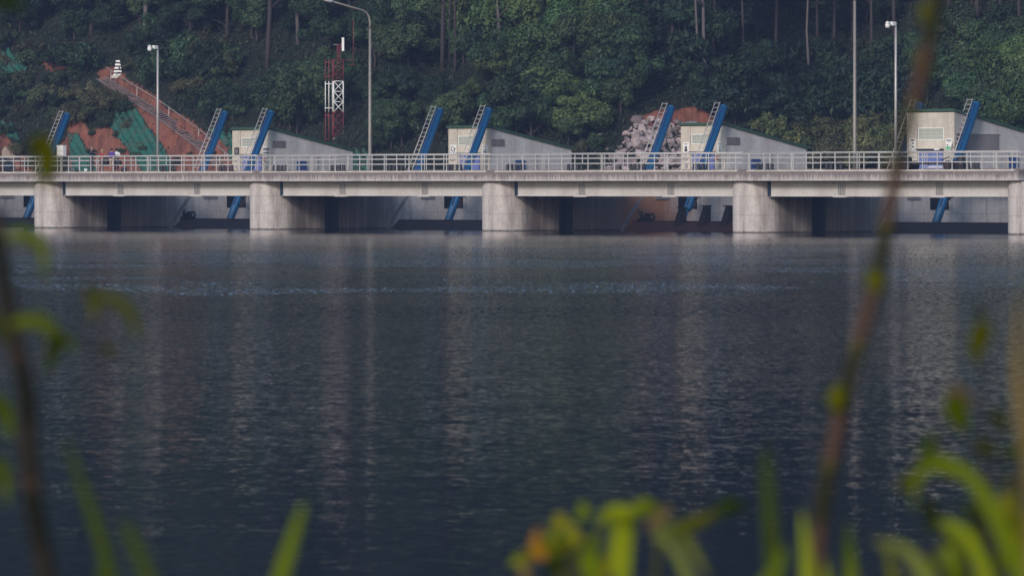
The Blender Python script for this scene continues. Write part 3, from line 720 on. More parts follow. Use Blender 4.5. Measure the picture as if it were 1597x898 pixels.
# dark cart at the far left
t = thing('hand_cart', dam(t_at(16, 1.5), 1.5, DECK), 'black steel frame cart holding a dark drum, at the far left on the deck', 'cart')
b = MB()
for x in (-.72, .72):
    for y in (-.3, .3): b.tube([(x, y, .12), (x, y, 1.05)], .045, 6)
    b.tube([(x, -.3, 1.02), (x, .3, 1.02)], .04, 6)
for y in (-.3, .3): b.tube([(-.72, y, .95), (.72, y, .95)], .04, 6); b.tube([(-.72, y, .2), (.72, y, .2)], .04, 6)
b.obj('frame', 'black', t)
b = MB(); b.tube([(-.12, -.26, .40), (-.12, .26, .40)], .33, 18); b.tube([(-.12, -.30, .40), (-.12, -.25, .40)], .16, 12); b.obj('drum', 'navy', t)
b = MB(); b.tube([(-.28, -.1, .85), (.12, -.1, .85)], .13, 10); b.obj('motor', 'black', t)
for x in (-.55, .55):
    b = MB(); b.tube([(x, -.4, .14), (x, -.32, .14)], .14, 12); b.obj('wheel', 'black', t)
# long low trailer at the right
t = thing('pipe_trailer', dam(t_at(1452, 1.6), 1.6, DECK), 'long low black trailer frame with wheels standing before the blue doors of the tall house', 'trailer')
b = MB(); b.box((-1.75, -.10, .36), (1.75, .10, .50)); b.box((-1.6, -.5, .40), (-1.45, .5, .48)); b.box((1.45, -.5, .40), (1.6, .5, .48))
b.tube([(.05, -.1, .45), (-.12, -.14, .33), (.06, -.16, .22)], .03, 6); b.obj('frame', 'black', t)
b = MB(); b.tube([(1.0, -.2, .62), (1.75, -.2, .86)], .03, 6); b.obj('handle', 'black', t)
b = MB(); b.box((.25, -.55, .16), (1.35, -.3, .20)); b.box((.25, -.55, .23), (1.35, -.3, .27)); b.obj('pallet', 'white', t)
for x in (-1.62, 1.62):
    for y in (-.45, .35):
        b = MB(); b.tube([(x, y, .30), (x, y+.14, .30)], .30, 16); w_ = b.obj('wheel', 'black', t)
        r = MB(); r.tube([(x, y-.012, .30), (x, y+.01, .30)], .13, 12); r.obj('hub', 'rust', w_)
t = thing('fuel_drum', dam(t_at(1499, 1.6), 1.6, DECK), 'upright black drum with a raised cap at the right end of the black trailer', 'drum')
b = MB(); b.tube([(0, 0, 0), (0, 0, .03), (0, 0, .32), (0, 0, .35), (0, 0, .38), (0, 0, .84), (0, 0, .88)], [.24, .25, .25, .27, .25, .25, .22], 16); b.obj('body', 'black', t)
b = MB(); b.tube([(.05, 0, .87), (.05, 0, 1.02)], .08, 10); b.obj('cap', 'black', t)
t = thing('generator', dam(t_at(1413.5, 1.6), 1.6, DECK), 'black covered generator with a round filler cap at the left end of the trailer', 'generator')
b = MB(); b.add([(-.36,-.3,.15),(.34,-.3,.15),(.34,.3,.15),(-.36,.3,.15),(-.30,-.24,.80),(.22,-.24,.86),(.22,.24,.86),(-.30,.24,.80)],
                [(0,3,2,1),(4,5,6,7),(0,1,5,4),(1,2,6,5),(2,3,7,6),(3,0,4,7)]); b.obj('housing', 'black', t)
b = MB(); b.tube([(0.02, 0, .82), (0.02, 0, .98), (0.02, 0, 1.06)], [.12, .12, .06], 12); b.obj('filler_cap', 'black', t)
for x in (-.26, .26):
    b = MB(); b.box((x-.09, -.34, 0), (x+.09, .34, .17)); b.obj('skid', 'black', t)
# small things at the people's feet
t = thing('bucket', dam(t_at(133.8, .2), .2, DECK), 'small white bucket on the deck left of the standing people', 'bucket')
b = MB(); b.tube([(0, 0, 0), (0, 0, .26)], [.10, .13], 12); b.obj('body', 'white', t); b = MB(); b.tube([(-.13, 0, .25), (-.09, 0, .36), (.09, 0, .36), (.13, 0, .25)], .008, 5); b.obj('handle', 'galv', t)
mb_ = mat('bag_black', (0.02, 0.02, 0.025), 0.7)[0]; mb2 = mat('bag_grey', (0.12, 0.12, 0.13), 0.8)[0]
def bag(px, L, w_, h_, m_, label, z=0.0):
    t = thing('bag', dam(t_at(px, L), L, DECK+z), label, 'bag')
    b = MB(); b.add([(-w_,-.12,0),(w_,-.12,0),(w_,.12,0),(-w_,.12,0),(-w_*1.08,-.15,h_*.5),(w_*1.08,-.15,h_*.5),(w_*1.08,.15,h_*.5),(-w_*1.08,.15,h_*.5),(-w_*.85,-.08,h_),(w_*.85,-.08,h_),(w_*.85,.08,h_),(-w_*.85,.08,h_)],
        [(0,3,2,1),(0,1,5,4),(1,2,6,5),(2,3,7,6),(3,0,4,7),(4,5,9,8),(5,6,10,9),(6,7,11,10),(7,4,8,11),(8,9,10,11)], 0, True); b.obj('body', m_, t)
    b = MB(); b.tube([(-w_*.5, 0, h_-.01), (-w_*.35, 0, h_+.12), (w_*.35, 0, h_+.12), (w_*.5, 0, h_-.01)], .015, 6); b.obj('handle', m_, t)
bag(193.2, .2, .13, .36, mb_, 'upright black bag on the deck to the right of the people')
bag(114, .2, .22, .30, mb2, 'grey bag lying on the deck left of the white bucket, the bigger of two')
bag(121, .0, .13, .17, mb_, 'small dark bag lying on the deck just left of the white bucket')
bag(165.8, .55, .17, .46, mb_, 'black shoulder bag hanging between the red and the purple shirts', 0.58)

# ---------------------------------------------------------------- people
def skin_mesh(pts, rads, edges, root=0, sub=1):
    me = bpy.data.meshes.new('tmp'); me.from_pydata([tuple(p) for p in pts], edges, [])
    o = bpy.data.objects.new('tmp', me); COL.objects.link(o)
    o.modifiers.new('s', 'SKIN'); sm = o.modifiers.new('d', 'SUBSURF'); sm.levels = sm.render_levels = sub
    for i, r in enumerate(rads):
        r2 = r if hasattr(r, '__len__') else (r, r)
        me.skin_vertices[0].data[i].radius = r2; me.skin_vertices[0].data[i].use_root = (i == root)
    dg = bpy.context.evaluated_depsgraph_get()
    out = bpy.data.meshes.new_from_object(o.evaluated_get(dg)); bpy.data.objects.remove(o); bpy.data.meshes.remove(me)
    return out
SKIN = mat('skin', (0.30, 0.17, 0.12), 0.6)[0]
def person(px, L, H, face, label, shirt, trousers, hair, hands, sleeves='long', hairlen=0.0, shorts=False):
    """hands = targets of left and right hand in metres of a 1.75 m figure (x right, y forward, z up)."""
    k = H / 1.75
    t = thing('person', dam(t_at(px, L), L, DECK), label, 'person', None, face)
    t.scale = (k, k, k)
    mats = {n_: mat(n_ + '_' + label[:12], c, 0.8)[0] for n_, c in (('shirt', shirt), ('trousers', trousers), ('hair', hair))}
    J = [(0,0,.95), (0,0,1.12), (0,.0,1.30), (0,0,1.43), (0,.01,1.50), (0,.02,1.585), (0,.02,1.69)]
    Rr = [(.14,.105), (.125,.09), (.155,.10), (.11,.075), (.052,.055), (.072,.085), (.06,.07)]
    E = [(i, i+1) for i in range(6)]
    arms = []; legs = []
    for s, hd in zip((-1, 1), hands):
        sh = Vector((s*.185, 0, 1.40)); hv = Vector(hd); d = hv - sh
        el = sh + d*.5 + Vector((s*.04, -.06, -.03)); full = .58
        arms.append((sh, el, hv))
        b0 = len(J); J += [tuple(sh), tuple(el), tuple(hv)]; Rr += [(.058,.058), (.042,.042), (.03,.03)]; E += [(3, b0), (b0, b0+1), (b0+1, b0+2)]
        hip = Vector((s*.095, 0, .90)); kn = Vector((s*.11, .02, .49)); an = Vector((s*.12, -.02, .085)); to = Vector((s*.14, .13, .035))
        legs.append((hip, kn, an, to))
        b0 = len(J); J += [tuple(hip), tuple(kn), tuple(an), tuple(to)]; Rr += [(.085,.085), (.058,.058), (.04,.04), (.035,.03)]
        E += [(0, b0), (b0, b0+1), (b0+1, b0+2), (b0+2, b0+3)]
    me = skin_mesh(J, Rr, E); me.materials.append(SKIN)
    ex = MB()
    ex.ball((0, .03, 1.635), (.076, .095, .118), 14, 10); ex.ball((0, .125, 1.62), (.014, .022, .022), 6, 5)
    for s in (-1, 1): ex.ball((s*.077, .02, 1.63), (.014, .026, .035), 6, 5)
    ex.ball((0, .115, 1.575), (.028, .012, .010), 6, 5)
    for (sh, el, hv) in arms:      # palm, four unequal fingers and a thumb
        d = (hv - el).normalized(); u = d.cross(Vector((0, 0, 1)));
        if u.length < .05: u = Vector((0, 1, 0))
        u.normalize(); w = d.cross(u)
        pc = hv + d*.05; ex.ball(tuple(pc), (.036, .036, .045), 8, 6)
        for q, ln_ in zip((-.027, -.009, .009, .027), (.062, .075, .07, .054)):
            a_ = pc + d*.03 + u*q; b_ = a_ + d*ln_*.55 + w*.006; c_ = b_ + d*ln_*.4 + w*.025; ex.tube([a_, b_, c_], [.010, .009, .007], 6)
        a_ = pc - d*.01 + u*.034; ex.tube([a_, a_ + u*.025 + d*.03, a_ + u*.022 + d*.058], [.012, .010, .008], 6)
    bm = bmesh.new(); bm.from_mesh(me); bm.from_mesh(ex.mesh('tmp', SKIN)); bm.to_mesh(me); bm.free()
    for p_ in me.polygons: p_.use_smooth = True
    link('body', me, t)
    # shirt
    J2 = [J[0], J[1], J[2], J[3], (0, .005, 1.455)]; R2 = [(.155,.118), (.145,.108), (.172,.115), (.125,.09), (.07, .068)]; E2 = [(0,1),(1,2),(2,3),(3,4)]
    for (sh, el, hv) in arms:
        end = hv if sleeves == 'long' else el
        b0 = len(J2); J2 += [tuple(sh), tuple(sh.lerp(el, .9)), tuple(el.lerp(end, .85) if sleeves == 'long' else sh.lerp(el, .95))]
        R2 += [(.075,.075), (.06,.06), (.046,.046) if sleeves == 'long' else (.058,.058)]; E2 += [(3, b0), (b0, b0+1), (b0+1, b0+2)]
    sm_ = skin_mesh(J2, R2, E2); sm_.materials.append(mats['shirt'])
    for p_ in sm_.polygons: p_.use_smooth = True
    link('shirt', sm_, t)
    J3 = [(0,0,.97)]; R3 = [(.15,.118)]; E3 = []
    for (hip, kn, an, to) in legs:
        b0 = len(J3); low = an + Vector((0, 0, .02)) if not shorts else kn + Vector((0, 0, -.04))
        J3 += [tuple(hip), tuple(kn if not shorts else hip.lerp(kn, .5)), tuple(low)]; R3 += [(.10,.105), (.075,.075), (.062,.065)]; E3 += [(0, b0), (b0, b0+1), (b0+1, b0+2)]
    tm = skin_mesh(J3, R3, E3); tm.materials.append(mats['trousers'])
    for p_ in tm.polygons: p_.use_smooth = True
    link('trousers', tm, t)
    for (hip, kn, an, to) in legs:
        f = MB(); f.ball((an.x, an.y+.05, .045), (.05, .14, .05), 10, 7); f.box((an.x-.045, an.y-.07, 0), (an.x+.045, an.y+.16, .02)); f.obj('shoe', 'ink', t)
    hm = MB(); hm.ball((0, .008, 1.665), (.088, .10, .105), 14, 9)
    if hairlen: hm.ball((0, -.045, 1.60), (.085, .06, .13 + hairlen), 12, 8)
    hm.obj('hair', mats['hair'], t)
    return t
f1 = -ANG
person(142.8, .6, 1.80, f1 - 1.5, 'person in a dark jacket and dark trousers holding a small camera, leftmost of the group', (.02,.022,.035), (.05,.05,.06), (.20,.18,.17), [(-.20,.22,1.05), (.12,.42,1.32)])
person(159.2, .5, 1.60, f1 + 2.6, 'person in a red shirt and black trousers with fair hair, second of the group', (.42,.012,.04), (.02,.02,.022), (.34,.24,.13), [(-.30,.10,.95), (.30,.06,.86)], 'short', .05)
person(174.2, .6, 1.68, f1 + .2, 'person in a purple shirt and beige shorts seen from behind', (.075,.035,.26), (.42,.34,.26), (.012,.012,.014), [(-.26,.12,.92), (.26,.14,.95)], 'short', 0, True)
person(181.6, 1.1, 1.70, f1 + .5, 'person in a white shirt and black trousers at the right end of the group', (.72,.72,.72), (.02,.02,.024), (.012,.012,.014), [(-.25,.10,.9), (.30,.08,.88)], 'short')
bag(184.6, .9, .20, .34, mb_, 'wide black bag held low by the person in the white shirt', 0.50)
t = thing('camera', dam(t_at(148.3, .75), .75, DECK+1.33), 'small black camera held up by the person in the dark jacket', 'camera')
b = MB(); b.box((-.07, -.04, -.05), (.07, .04, .05)); b.obj('body', mb_, t); b = MB(); b.tube([(.02, -.04, 0), (.02, -.13, 0)], .04, 10); b.obj('lens', mb_, t)

# ---------------------------------------------------------------- tower
TY = 461.5
def tz(py): return EYE + (HY - py) / F * TY
def tx(px): return (px - CX) / F * TY
TG = float(hgt(tx(527), TY)) - .3
t = thing('lattice_tower', (tx(527), TY, TG), 'red and white lattice radio mast with antennas behind the leftmost house', 'radio mast', None, 0)
def lattice(x0, x1, za, zb, m_, name, step=.62, r=.027, depth=True):
    b = MB(); w_ = x1 - x0; cs = [(x0, -w_/2), (x1, -w_/2), (x1, w_/2), (x0, w_/2)]
    for x, y in cs: b.tube([(x, y, za), (x, y, zb)], r, 6)
    n_ = max(1, round((zb-za)/step))
    for j in range(4):
        (xa, ya), (xb, yb) = cs[j], cs[(j+1) % 4]
        for q in range(n_):
            z0 = za + (zb-za)*q/n_; z1 = za + (zb-za)*(q+1)/n_
            b.tube([(xa, ya, z0), (xb, yb, z1)], r*.62, 5); b.tube([(xb, yb, z0), (xa, ya, z1)], r*.62, 5); b.tube([(xa, ya, z1), (xb, yb, z1)], r*.62, 5)
    return b.obj(name, m_, t)
g0 = TG; lx0, lx1 = tx(520.5)-tx(527), tx(535.5)-tx(527)
lattice(lx0, lx1, 0, tz(222)-g0, 'white', 'mast_section', .6); lattice(lx0, lx1, tz(222)-g0, tz(175)-g0, 'red', 'mast_section', .6)
lattice(lx0, lx1, tz(175)-g0, tz(127)-g0, 'white', 'mast_section', .7, .045); lattice(lx0, lx1, tz(127)-g0, tz(93)-g0, 'red', 'mast_section', .6)
lattice(tx(526)-tx(527), tx(531)-tx(527), tz(93)-g0, tz(70)-g0, 'red', 'mast_top', .3, .025)
def frame(za, zb, m_):
    b = MB()
    for px in (507.5, 513, 518.5): b.tube([(tx(px)-tx(527), -.1, za), (tx(px)-tx(527), -.1, zb)], .035, 6)
    for z in (za + .3, zb - .2): b.tube([(tx(506.5)-tx(527), -.1, z), (tx(521)-tx(527), -.1, z)], .035, 6)
    b.obj('cable_frame', m_, t)
frame(tz(224)-g0, tz(176)-g0, 'red'); frame(tz(175)-g0, tz(127)-g0, 'white'); frame(tz(126)-g0, tz(93)-g0, 'red')
b = MB(); x = tx(535)-tx(527); b.box((x-.09, -.25, tz(80)-g0), (x+.09, -.1, tz(59)-g0)); b.obj('panel_antenna', 'white', t)
b = MB(); b.tube([(tx(520)-tx(527), -.1, tz(70)-g0), (x, -.1, tz(70)-g0)], .02, 6); b.obj('antenna_arm', 'galv', t)
b = MB(); x = tx(551)-tx(527); b.tube([(lx1, 0, tz(94)-g0), (x+.1, 0, tz(94)-g0)], .025, 6); b.tube([(x, 0, tz(102)-g0), (x, 0, tz(30)-g0)], .025, 6); b.tube([(x-.3, 0, tz(101)-g0), (x+.2, 0, tz(101)-g0)], .03, 6); b.obj('whip_antenna', 'red', t)

# ---------------------------------------------------------------- striped beacon, steel stairs, erosion nets, boulders
p = hit1(184, 119)
t = thing('striped_beacon', p + Vector((0, 0, -.05)), 'small stepped beacon in black and white bands at the head of the stairs', 'beacon', None, 0)
for k in range(9):
    w_ = .34 - .024*k; w2 = w_ + (.03 if k % 2 == 0 else 0)
    b = MB(); z0 = .06 + k*.135; b.add([(sx*q, sy*q, z) for q, z in ((w2, z0), (w2-.03, z0+.133)) for sx, sy in ((-1,-1),(1,-1),(1,1),(-1,1))],
        [(0,3,2,1),(4,5,6,7),(0,1,5,4),(1,2,6,5),(2,3,7,6),(3,0,4,7)]); b.obj('tier', 'white' if k % 2 == 0 else 'ink', t)
b = MB(); b.box((-.5, -.5, -.15), (.5, .5, .06)); b.obj('base_slab', 'pale', t)
spx = [(158,127),(178,139),(200,152),(222,166),(246,181),(268,197),(290,213),(312,231),(334,250),(350,264)]
path = [Vector(v) for v in hits(np.array([a for a, b_ in spx], float), np.array([b_ for a, b_ in spx], float))]
t = thing('hillside_stair', path[-1], 'long grey steel stair with one handrail climbing the red soil slope to the beacon', 'stairs', None, 0)
base = path[-1]; lift = Vector((0, -.05, .14))
fine = []
for a_, b_ in zip(path[:-1], path[1:]):
    n_ = max(1, round((b_-a_).length / .42))
    fine += [a_.lerp(b_, q/n_) for q in range(n_)]
fine.append(path[-1])
side = []
for j, v in enumerate(fine):
    T = (fine[min(j+1, len(fine)-1)] - fine[max(j-1, 0)]).normalized(); s_ = T.cross(Vector((0, -.5, .86))).normalized(); side.append(s_)
for s in (-.42, .42):
    b = MB(); b.tube([v + sd_*s + lift - base for v, sd_ in zip(fine, side)], .032, 6); b.obj('stringer', 'patch', t)
TR = MB().box((-.42, -.12, -.02), (.42, .12, .02)).mesh('tread', 'patch')
for v, sd_ in list(zip(fine, side))[1:-1]:
    o = link('tread', TR, t, v + lift + Vector((0, 0, .03)) - base); o.rotation_euler = sd_.to_track_quat('X', 'Z').to_euler()
hr = []
for j in range(0, len(fine)):
    hr.append(fine[j] + Vector((.30, .45, 1.02)) - base)
b = MB(); b.tube(hr, .026, 6); b.obj('handrail', 'galv', t)
for j in range(3, len(fine), 14):
    b = MB(); q = hr[j]; b.tube([q, q - Vector((.02, .1, .98))], .025, 6); b.obj('handrail_post', 'rail', t)
def net(poly, label):
    xs_ = [a for a, _ in poly]; ys2 = [b_ for _, b_ in poly]
    gx, gy = np.meshgrid(np.arange(min(xs_), max(xs_)+1, 2.5), np.arange(min(ys2), max(ys2)+1, 2.5))
    P3 = hits(gx.ravel(), gy.ravel()); msk = in_poly(gx, gy, poly)
    wr = 0.14 + .13*np.sin(gx.ravel()*.55 - gy.ravel()*.30) + .08*np.sin(gx.ravel()*1.3 - gy.ravel()*.5 + 2) + .05*np.sin(gy.ravel()*.8)
    P3[:, 2] += wr; P3[:, 1] -= .1
    id_ = np.arange(gx.size).reshape(gx.shape); q = np.stack([id_[:-1,:-1], id_[1:,:-1], id_[1:,1:], id_[:-1,1:]], -1).reshape(-1, 4)
    ok = (msk[:-1,:-1] & msk[1:,1:]).ravel(); q = q[ok]
    c = P3[np.unique(q)].mean(0)
    me = np_mesh('erosion_net', P3 - c, q, ['net'], True)
    o = link('erosion_net', me, None, Vector(c)); so = o.modifiers.new('thick', 'SOLIDIFY'); so.thickness = .02
    tag(o, label, 'net', 'green erosion nets on the slope')
net([(160,186),(207,170),(236,205),(258,240),(276,275),(224,275),(190,225)], 'green erosion net in a wide strip down the soil slope, behind the people')
net([(312,196),(345,205),(374,224),(374,245),(350,228)], 'green erosion net to the right of the stair foot, beside the leftmost house')
net([(352,232),(372,250),(374,275),(366,275)], 'narrow lower strip of green net touching the left wall of the leftmost house')
net([(104,208),(122,214),(138,240),(152,275),(112,275)], 'green erosion net below the leftmost blue cylinder, right of the white cabinet')
net([(0,76),(20,82),(44,108),(40,126),(14,118),(0,112)], 'green erosion net high on the left edge among shrubs')
net([(0,190),(17,195),(32,224),(12,216),(0,206)], 'small green net low on the left edge above the tan boulder')
net([(549,238),(578,238),(580,275),(549,275)], 'green net screen just right of the leftmost house, behind the railing')

def rock_mesh(seed):
    r = random.Random(seed); bm = bmesh.new(); bmesh.ops.create_icosphere(bm, subdivisions=2, radius=1)
    sc = (r.uniform(.8, 1.25), r.uniform(.7, 1.0), r.uniform(.55, .85))
    planes = [(Vector((r.gauss(0, 1), r.gauss(0, 1), r.gauss(0, 1))).normalized(), r.uniform(.38, .70)) for _ in range(13)]
    for v in bm.verts:
        for n_, d_ in planes:
            q = v.co.dot(n_) - d_
            if q > 0: v.co -= n_ * q
        v.co *= r.uniform(.98, 1.02); v.co.x *= sc[0]; v.co.y *= sc[1]; v.co.z *= sc[2]
    me = bpy.data.meshes.new('boulder'); bm.to_mesh(me); bm.free(); me.materials.append(M['rock']); return me
RK = [rock_mesh(s) for s in range(10)]
rp = []
for py in np.arange(272, 196, -5.0):
    f_ = (272 - py) / 76; xl, xr = 952 + 45*max(0, f_-.15)**.9, 1078
    for px in np.arange(xl, xr, 8.2): rp.append((px + random.uniform(-4, 4), py + random.uniform(-3, 3)))
rp += [(936, 214), (929, 240), (948, 236), (1000, 197), (1012, 195)]
RP = hits(np.array([a for a, _ in rp]), np.array([b_ for _, b_ in rp]))
for j, v in enumerate(RP):
    s = random.choice((.22, .28, .33, .38, .46, .62)) * random.uniform(.85, 1.2)
    o = link('boulder', RK[j % 10], None, Vector(v) + Vector((0, 0, s*.4))); o.scale = (s, s, s); o.rotation_euler = (random.uniform(-.5, .5), random.uniform(-.5, .5), random.uniform(0, 6.3))
    tag(o, 'pinkish grey boulder in the pile between blue cylinder and cream house', 'boulder', 'boulders in the pile')
tr_ = rock_mesh(55); tr_.materials.clear(); tr_.materials.append(M['tan_rock'])
o = link('boulder', tr_, None, hit1(13, 255) + Vector((0, 0, .55))); o.scale = (1.15, 1.0, 1.35); o.rotation_euler = (0, .1, .4); tag(o, 'big tan boulder behind the railing at the far left', 'boulder')

# ---------------------------------------------------------------- vegetation
def leaf_quads(P, Nrm, size, r):
    n_ = len(P); a = r.normal(size=(n_, 3)); u = np.cross(Nrm, a); u /= np.linalg.norm(u, axis=1)[:, None] + 1e-9
    w = np.cross(Nrm, u); s = size * .82 * np.clip(r.lognormal(-.05, .32, (n_, 1)), .4, 1.8)
    V = np.stack([P - u*s, P + w*s*.45, P + u*s, P - w*s*.45], 1).reshape(-1, 3)
    return V, np.arange(4*n_).reshape(-1, 4)
def crown(seed, rx, rz, clumps, leaves, leaf, mname, name='crown', low=-.75):
    r = np.random.default_rng(seed); C = []
    while len(C) < clumps:
        v = r.normal(size=3); v /= np.linalg.norm(v)
        if v[2] < low: continue
        C.append(v * np.array([rx, rx, rz]) * r.uniform(.45, .95))
    C = np.array(C); cr = r.uniform(.26, .46, clumps) * rx
    k = r.integers(0, clumps, leaves); d = r.normal(size=(leaves, 3)); d[:, 2] += .25; d /= np.linalg.norm(d, axis=1)[:, None]
    P = C[k] + d * (cr[k] * r.uniform(.55, 1.08, leaves))[:, None] * np.array([1, 1, .8])
    nm = d * 1.1 + r.normal(size=(leaves, 3)) * .42 + np.array([0, 0, .3]); nm /= np.linalg.norm(nm, axis=1)[:, None]
    V, Q = leaf_quads(P, nm, leaf, r)
    return np_mesh(name, V, Q, [mname])
def trunk(seed, h, r0, m_, limbs=5, spread=1.0, wob=.12):
    r = random.Random(seed); b = MB(); pts = []; x = y = 0
    n_ = 7
    for k in range(n_):
        pts.append((x, y, h*k/(n_-1))); x += r.uniform(-wob, wob); y += r.uniform(-wob, wob)
    b.tube(pts, [r0*(1-.7*k/(n_-1)) for k in range(n_)], 8)
    for _ in range(limbs):
        k = r.randint(2, n_-2); p = Vector(pts[k]); a = r.uniform(0, 6.28); e = p + Vector((math.cos(a)*spread, math.sin(a)*spread, spread*r.uniform(.4, 1)))
        b.tube([p, p.lerp(e, .5) + Vector((0, 0, .1*spread)), e], [r0*.35, r0*.25, r0*.1], 6)
    return b.mesh('trunk', m_)
def pine_crown(seed, h0, h1, r0, leaves):
    r = np.random.default_rng(seed); P = []; D = []
    for q in range(26):
        f_ = q/25; z = h0 + (h1-h0)*f_; rad = r0*(1-.75*f_)*r.uniform(.6, 1.1); a = r.uniform(0, 6.28)
        n_ = leaves//26; s = r.uniform(.15, 1, n_)**.7
        cx_, cy_ = np.cos(a)*rad*s, np.sin(a)*rad*s
        P.append(np.stack([cx_, cy_, z + .25*s + 0*s], 1) + r.normal(size=(n_, 3))*np.array([.38, .38, .2])*(rad/2.0)); 
    P = np.concatenate(P); nm = r.normal(size=P.shape) + np.array([0, 0, .9]); nm /= np.linalg.norm(nm, axis=1)[:, None]
    V, Q = leaf_quads(P, nm, .16, r); return np_mesh('crown', V, Q, ['needle'])
CR = {}
for kind, m_, n_, leaf in (('dark', 'leaf_dark', 4, .15), ('mid', 'leaf_mid', 4, .14), ('light', 'leaf_light', 3, .15)):
    CR[kind] = [crown(100+j+hash_ if False else 100 + j + 10*len(m_), 1.9, 1.7, (26, 15, 34, 19)[j], 9000, leaf, m_, 'crown', (-.75, -.5, -.9, -.3)[j]) for j, hash_ in zip(range(n_), range(n_))]
CR['needle'] = [crown(150 + j, 1.9, 1.9, 24, 6000, .15, 'needle') for j in range(2)]
TRK = [trunk(j, 2.6, .13, 'bark') for j in range(4)]
SH = {'olive': [crown(300+j, .95, .75, 16, 1700, .10, 'leaf_olive', 'foliage', -.3) for j in range(4)],
      'dark': [crown(320+j, 1.0, .85, 16, 1900, .11, 'leaf_dark', 'foliage', -.3) for j in range(3)],
      'grass': [crown(400+j, 1.0, .75, 20, 2100, .10, 'leaf_grass', 'foliage', -.3) for j in range(3)],
      'deep': [crown(380+j, 1.0, .85, 16, 1900, .11, 'needle', 'foliage', -.3) for j in range(3)],
      'light': [crown(360+j, 1.0, .8, 15, 1900, .11, 'leaf_light', 'foliage', -.3) for j in range(3)],
      'mid': [crown(340+j, 1.0, .8, 16, 1900, .11, 'leaf_mid', 'foliage', -.3) for j in range(3)]}
STM = [trunk(20+j, .9, .035, 'bark', 4, .4, .05) for j in range(3)]
MARKS = [(12,'tan boulder'),(85,'the leftmost blue cylinder'),(160,'the standing people'),(246,'left camera pole'),(335,'the second blue cylinder'),(395,'leftmost house front'),(475,'leftmost grey roof'),(527,'the radio mast'),(577,'the curved street lamp'),
         (665,'fourth blue cylinder'),(735,'middle house front'),(820,'middle house roof'),(920,'the boulders\' left end'),(1015,'the boulder pile'),(1102,'boulder-side house'),(1195,'boulder-side roof'),(1270,'the low bush strip'),(1333,'the tall right lamp'),(1397,'right camera pole'),(1447,'the tall house'),(1525,'rightmost blue cylinder'),(1590,'the right edge')]
TONE = {'dark': 'dark green', 'mid': 'green', 'light': 'light green', 'olive': 'olive', 'deep': 'blackish green', 'grass': 'grassy olive', 'needle': 'dark'}
def proj(v): return CX + F*v[0]/v[1], HY - F*(v[2]-EYE)/v[1]
def where(v):
    x, y = proj(v); m = min(MARKS, key=lambda q: abs(q[0]-x))[1]
    return ('at the foot' if y > 205 else 'low down' if y > 150 else 'halfway up' if y > 95 else 'high up' if y > 40 else 'at the top') + (' behind ' if y > 205 else ' above ') + m
def describe(noun, k, rel, v): return '%s %s %s %s' % ('small' if rel < .36 else 'medium' if rel < .7 else 'big', TONE[k], noun, where(v))
HERO = [(226,84),(417,112),(465,72),(781,130),(690,108),(1100,118),(1068,95),(1262,150),(354,62)]
def hides_hero(v, s):
    x, y = proj(v); return any(abs(x-hx) < 10 + 36*s and hy + 2 < y < hy + 75*s for hx, hy in HERO)
def sample(poly, n_, r):
    xs_ = [a for a, _ in poly]; ys2 = [b_ for _, b_ in poly]; out = []
    while len(out) < n_:
        x, y = r.uniform(min(xs_), max(xs_)), r.uniform(min(ys2), max(ys2))
        if not in_poly(np.array([x]), np.array([y]), poly)[0]: continue
        if any((x-a)**2 + (y-b_)**2*1.6 < 17**2 for a, b_ in out) and r.random() < .8: continue
        out.append((x, y))
    return out
def plant_trees(poly, kinds, n_, smin, smax, label, group, seed):
    r = random.Random(seed); pts = sample(poly, n_, r); H = hits(np.array([a for a, _ in pts]), np.array([b_ for _, b_ in pts]))
    for v in H:
        k = r.choice(kinds); u_ = r.random(); s = smin*.75 + (smax*1.1-smin*.75)*u_
        if hides_hero(v, s): continue
        if group != 'trees up the hill': label = describe('broadleaf tree', k, u_, v)
        if abs(CX + F*v[0]/v[1] - 526) < 22 + 45*s and v[1] < 464: continue      # the mast stands in a clearing
        t = thing('broadleaf_tree', Vector(v) - Vector((0, 0, .1)), label, 'tree', group if group == 'trees up the hill' else 'broadleaf trees on the hillside', r.uniform(0, 6.3)); t.scale = (s*r.uniform(.9, 1.15), s*r.uniform(.9, 1.15), s*r.uniform(.85, 1.2))
        link('trunk', r.choice(TRK), t); link('crown', r.choice(CR[k]), t, (0, 0, 2.5))
def plant_shrubs(poly, kinds, n_, smin, smax, label, group, seed):
    r = random.Random(seed); pts = sample(poly, n_, r); H = hits(np.array([a for a, _ in pts]), np.array([b_ for _, b_ in pts]))
    for v in H:
        k = r.choice(kinds); u_ = r.random(); s = smin*.8 + (smax*1.1-smin*.8)*u_; label = describe('shrub', k, u_, v)
        t = thing('shrub', Vector(v) - Vector((0, 0, .05)), label, 'shrub', 'shrubs on the hillside', r.uniform(0, 6.3)); t.scale = (s, s, s*r.uniform(.8, 1.25))
        link('stem', r.choice(STM), t); link('foliage', r.choice(SH[k]), t, (0, 0, .7))
plant_shrubs([(0,80),(140,95),(150,125),(170,165),(200,178),(185,205),(100,208),(0,195)], ['olive','mid','olive','dark'], 34, .7, 1.35, 'bushy shrub on the slope to the left of the stairs', 'shrubs left of the stairs', 1)
plant_shrubs([(115,212),(180,205),(250,200),(330,235),(360,262),(130,264)], ['olive','mid','olive'], 11, .3, .6, 'small olive tuft growing on the bare red soil below the stairs', 'tufts on the red soil', 14)
plant_shrubs([(215,95),(335,85),(385,190),(345,203),(260,150),(205,118)], ['dark','mid','olive'], 34, .8, 1.6, 'bushy shrub on the slope between the stairs and the forest', 'shrubs right of the stairs', 2)
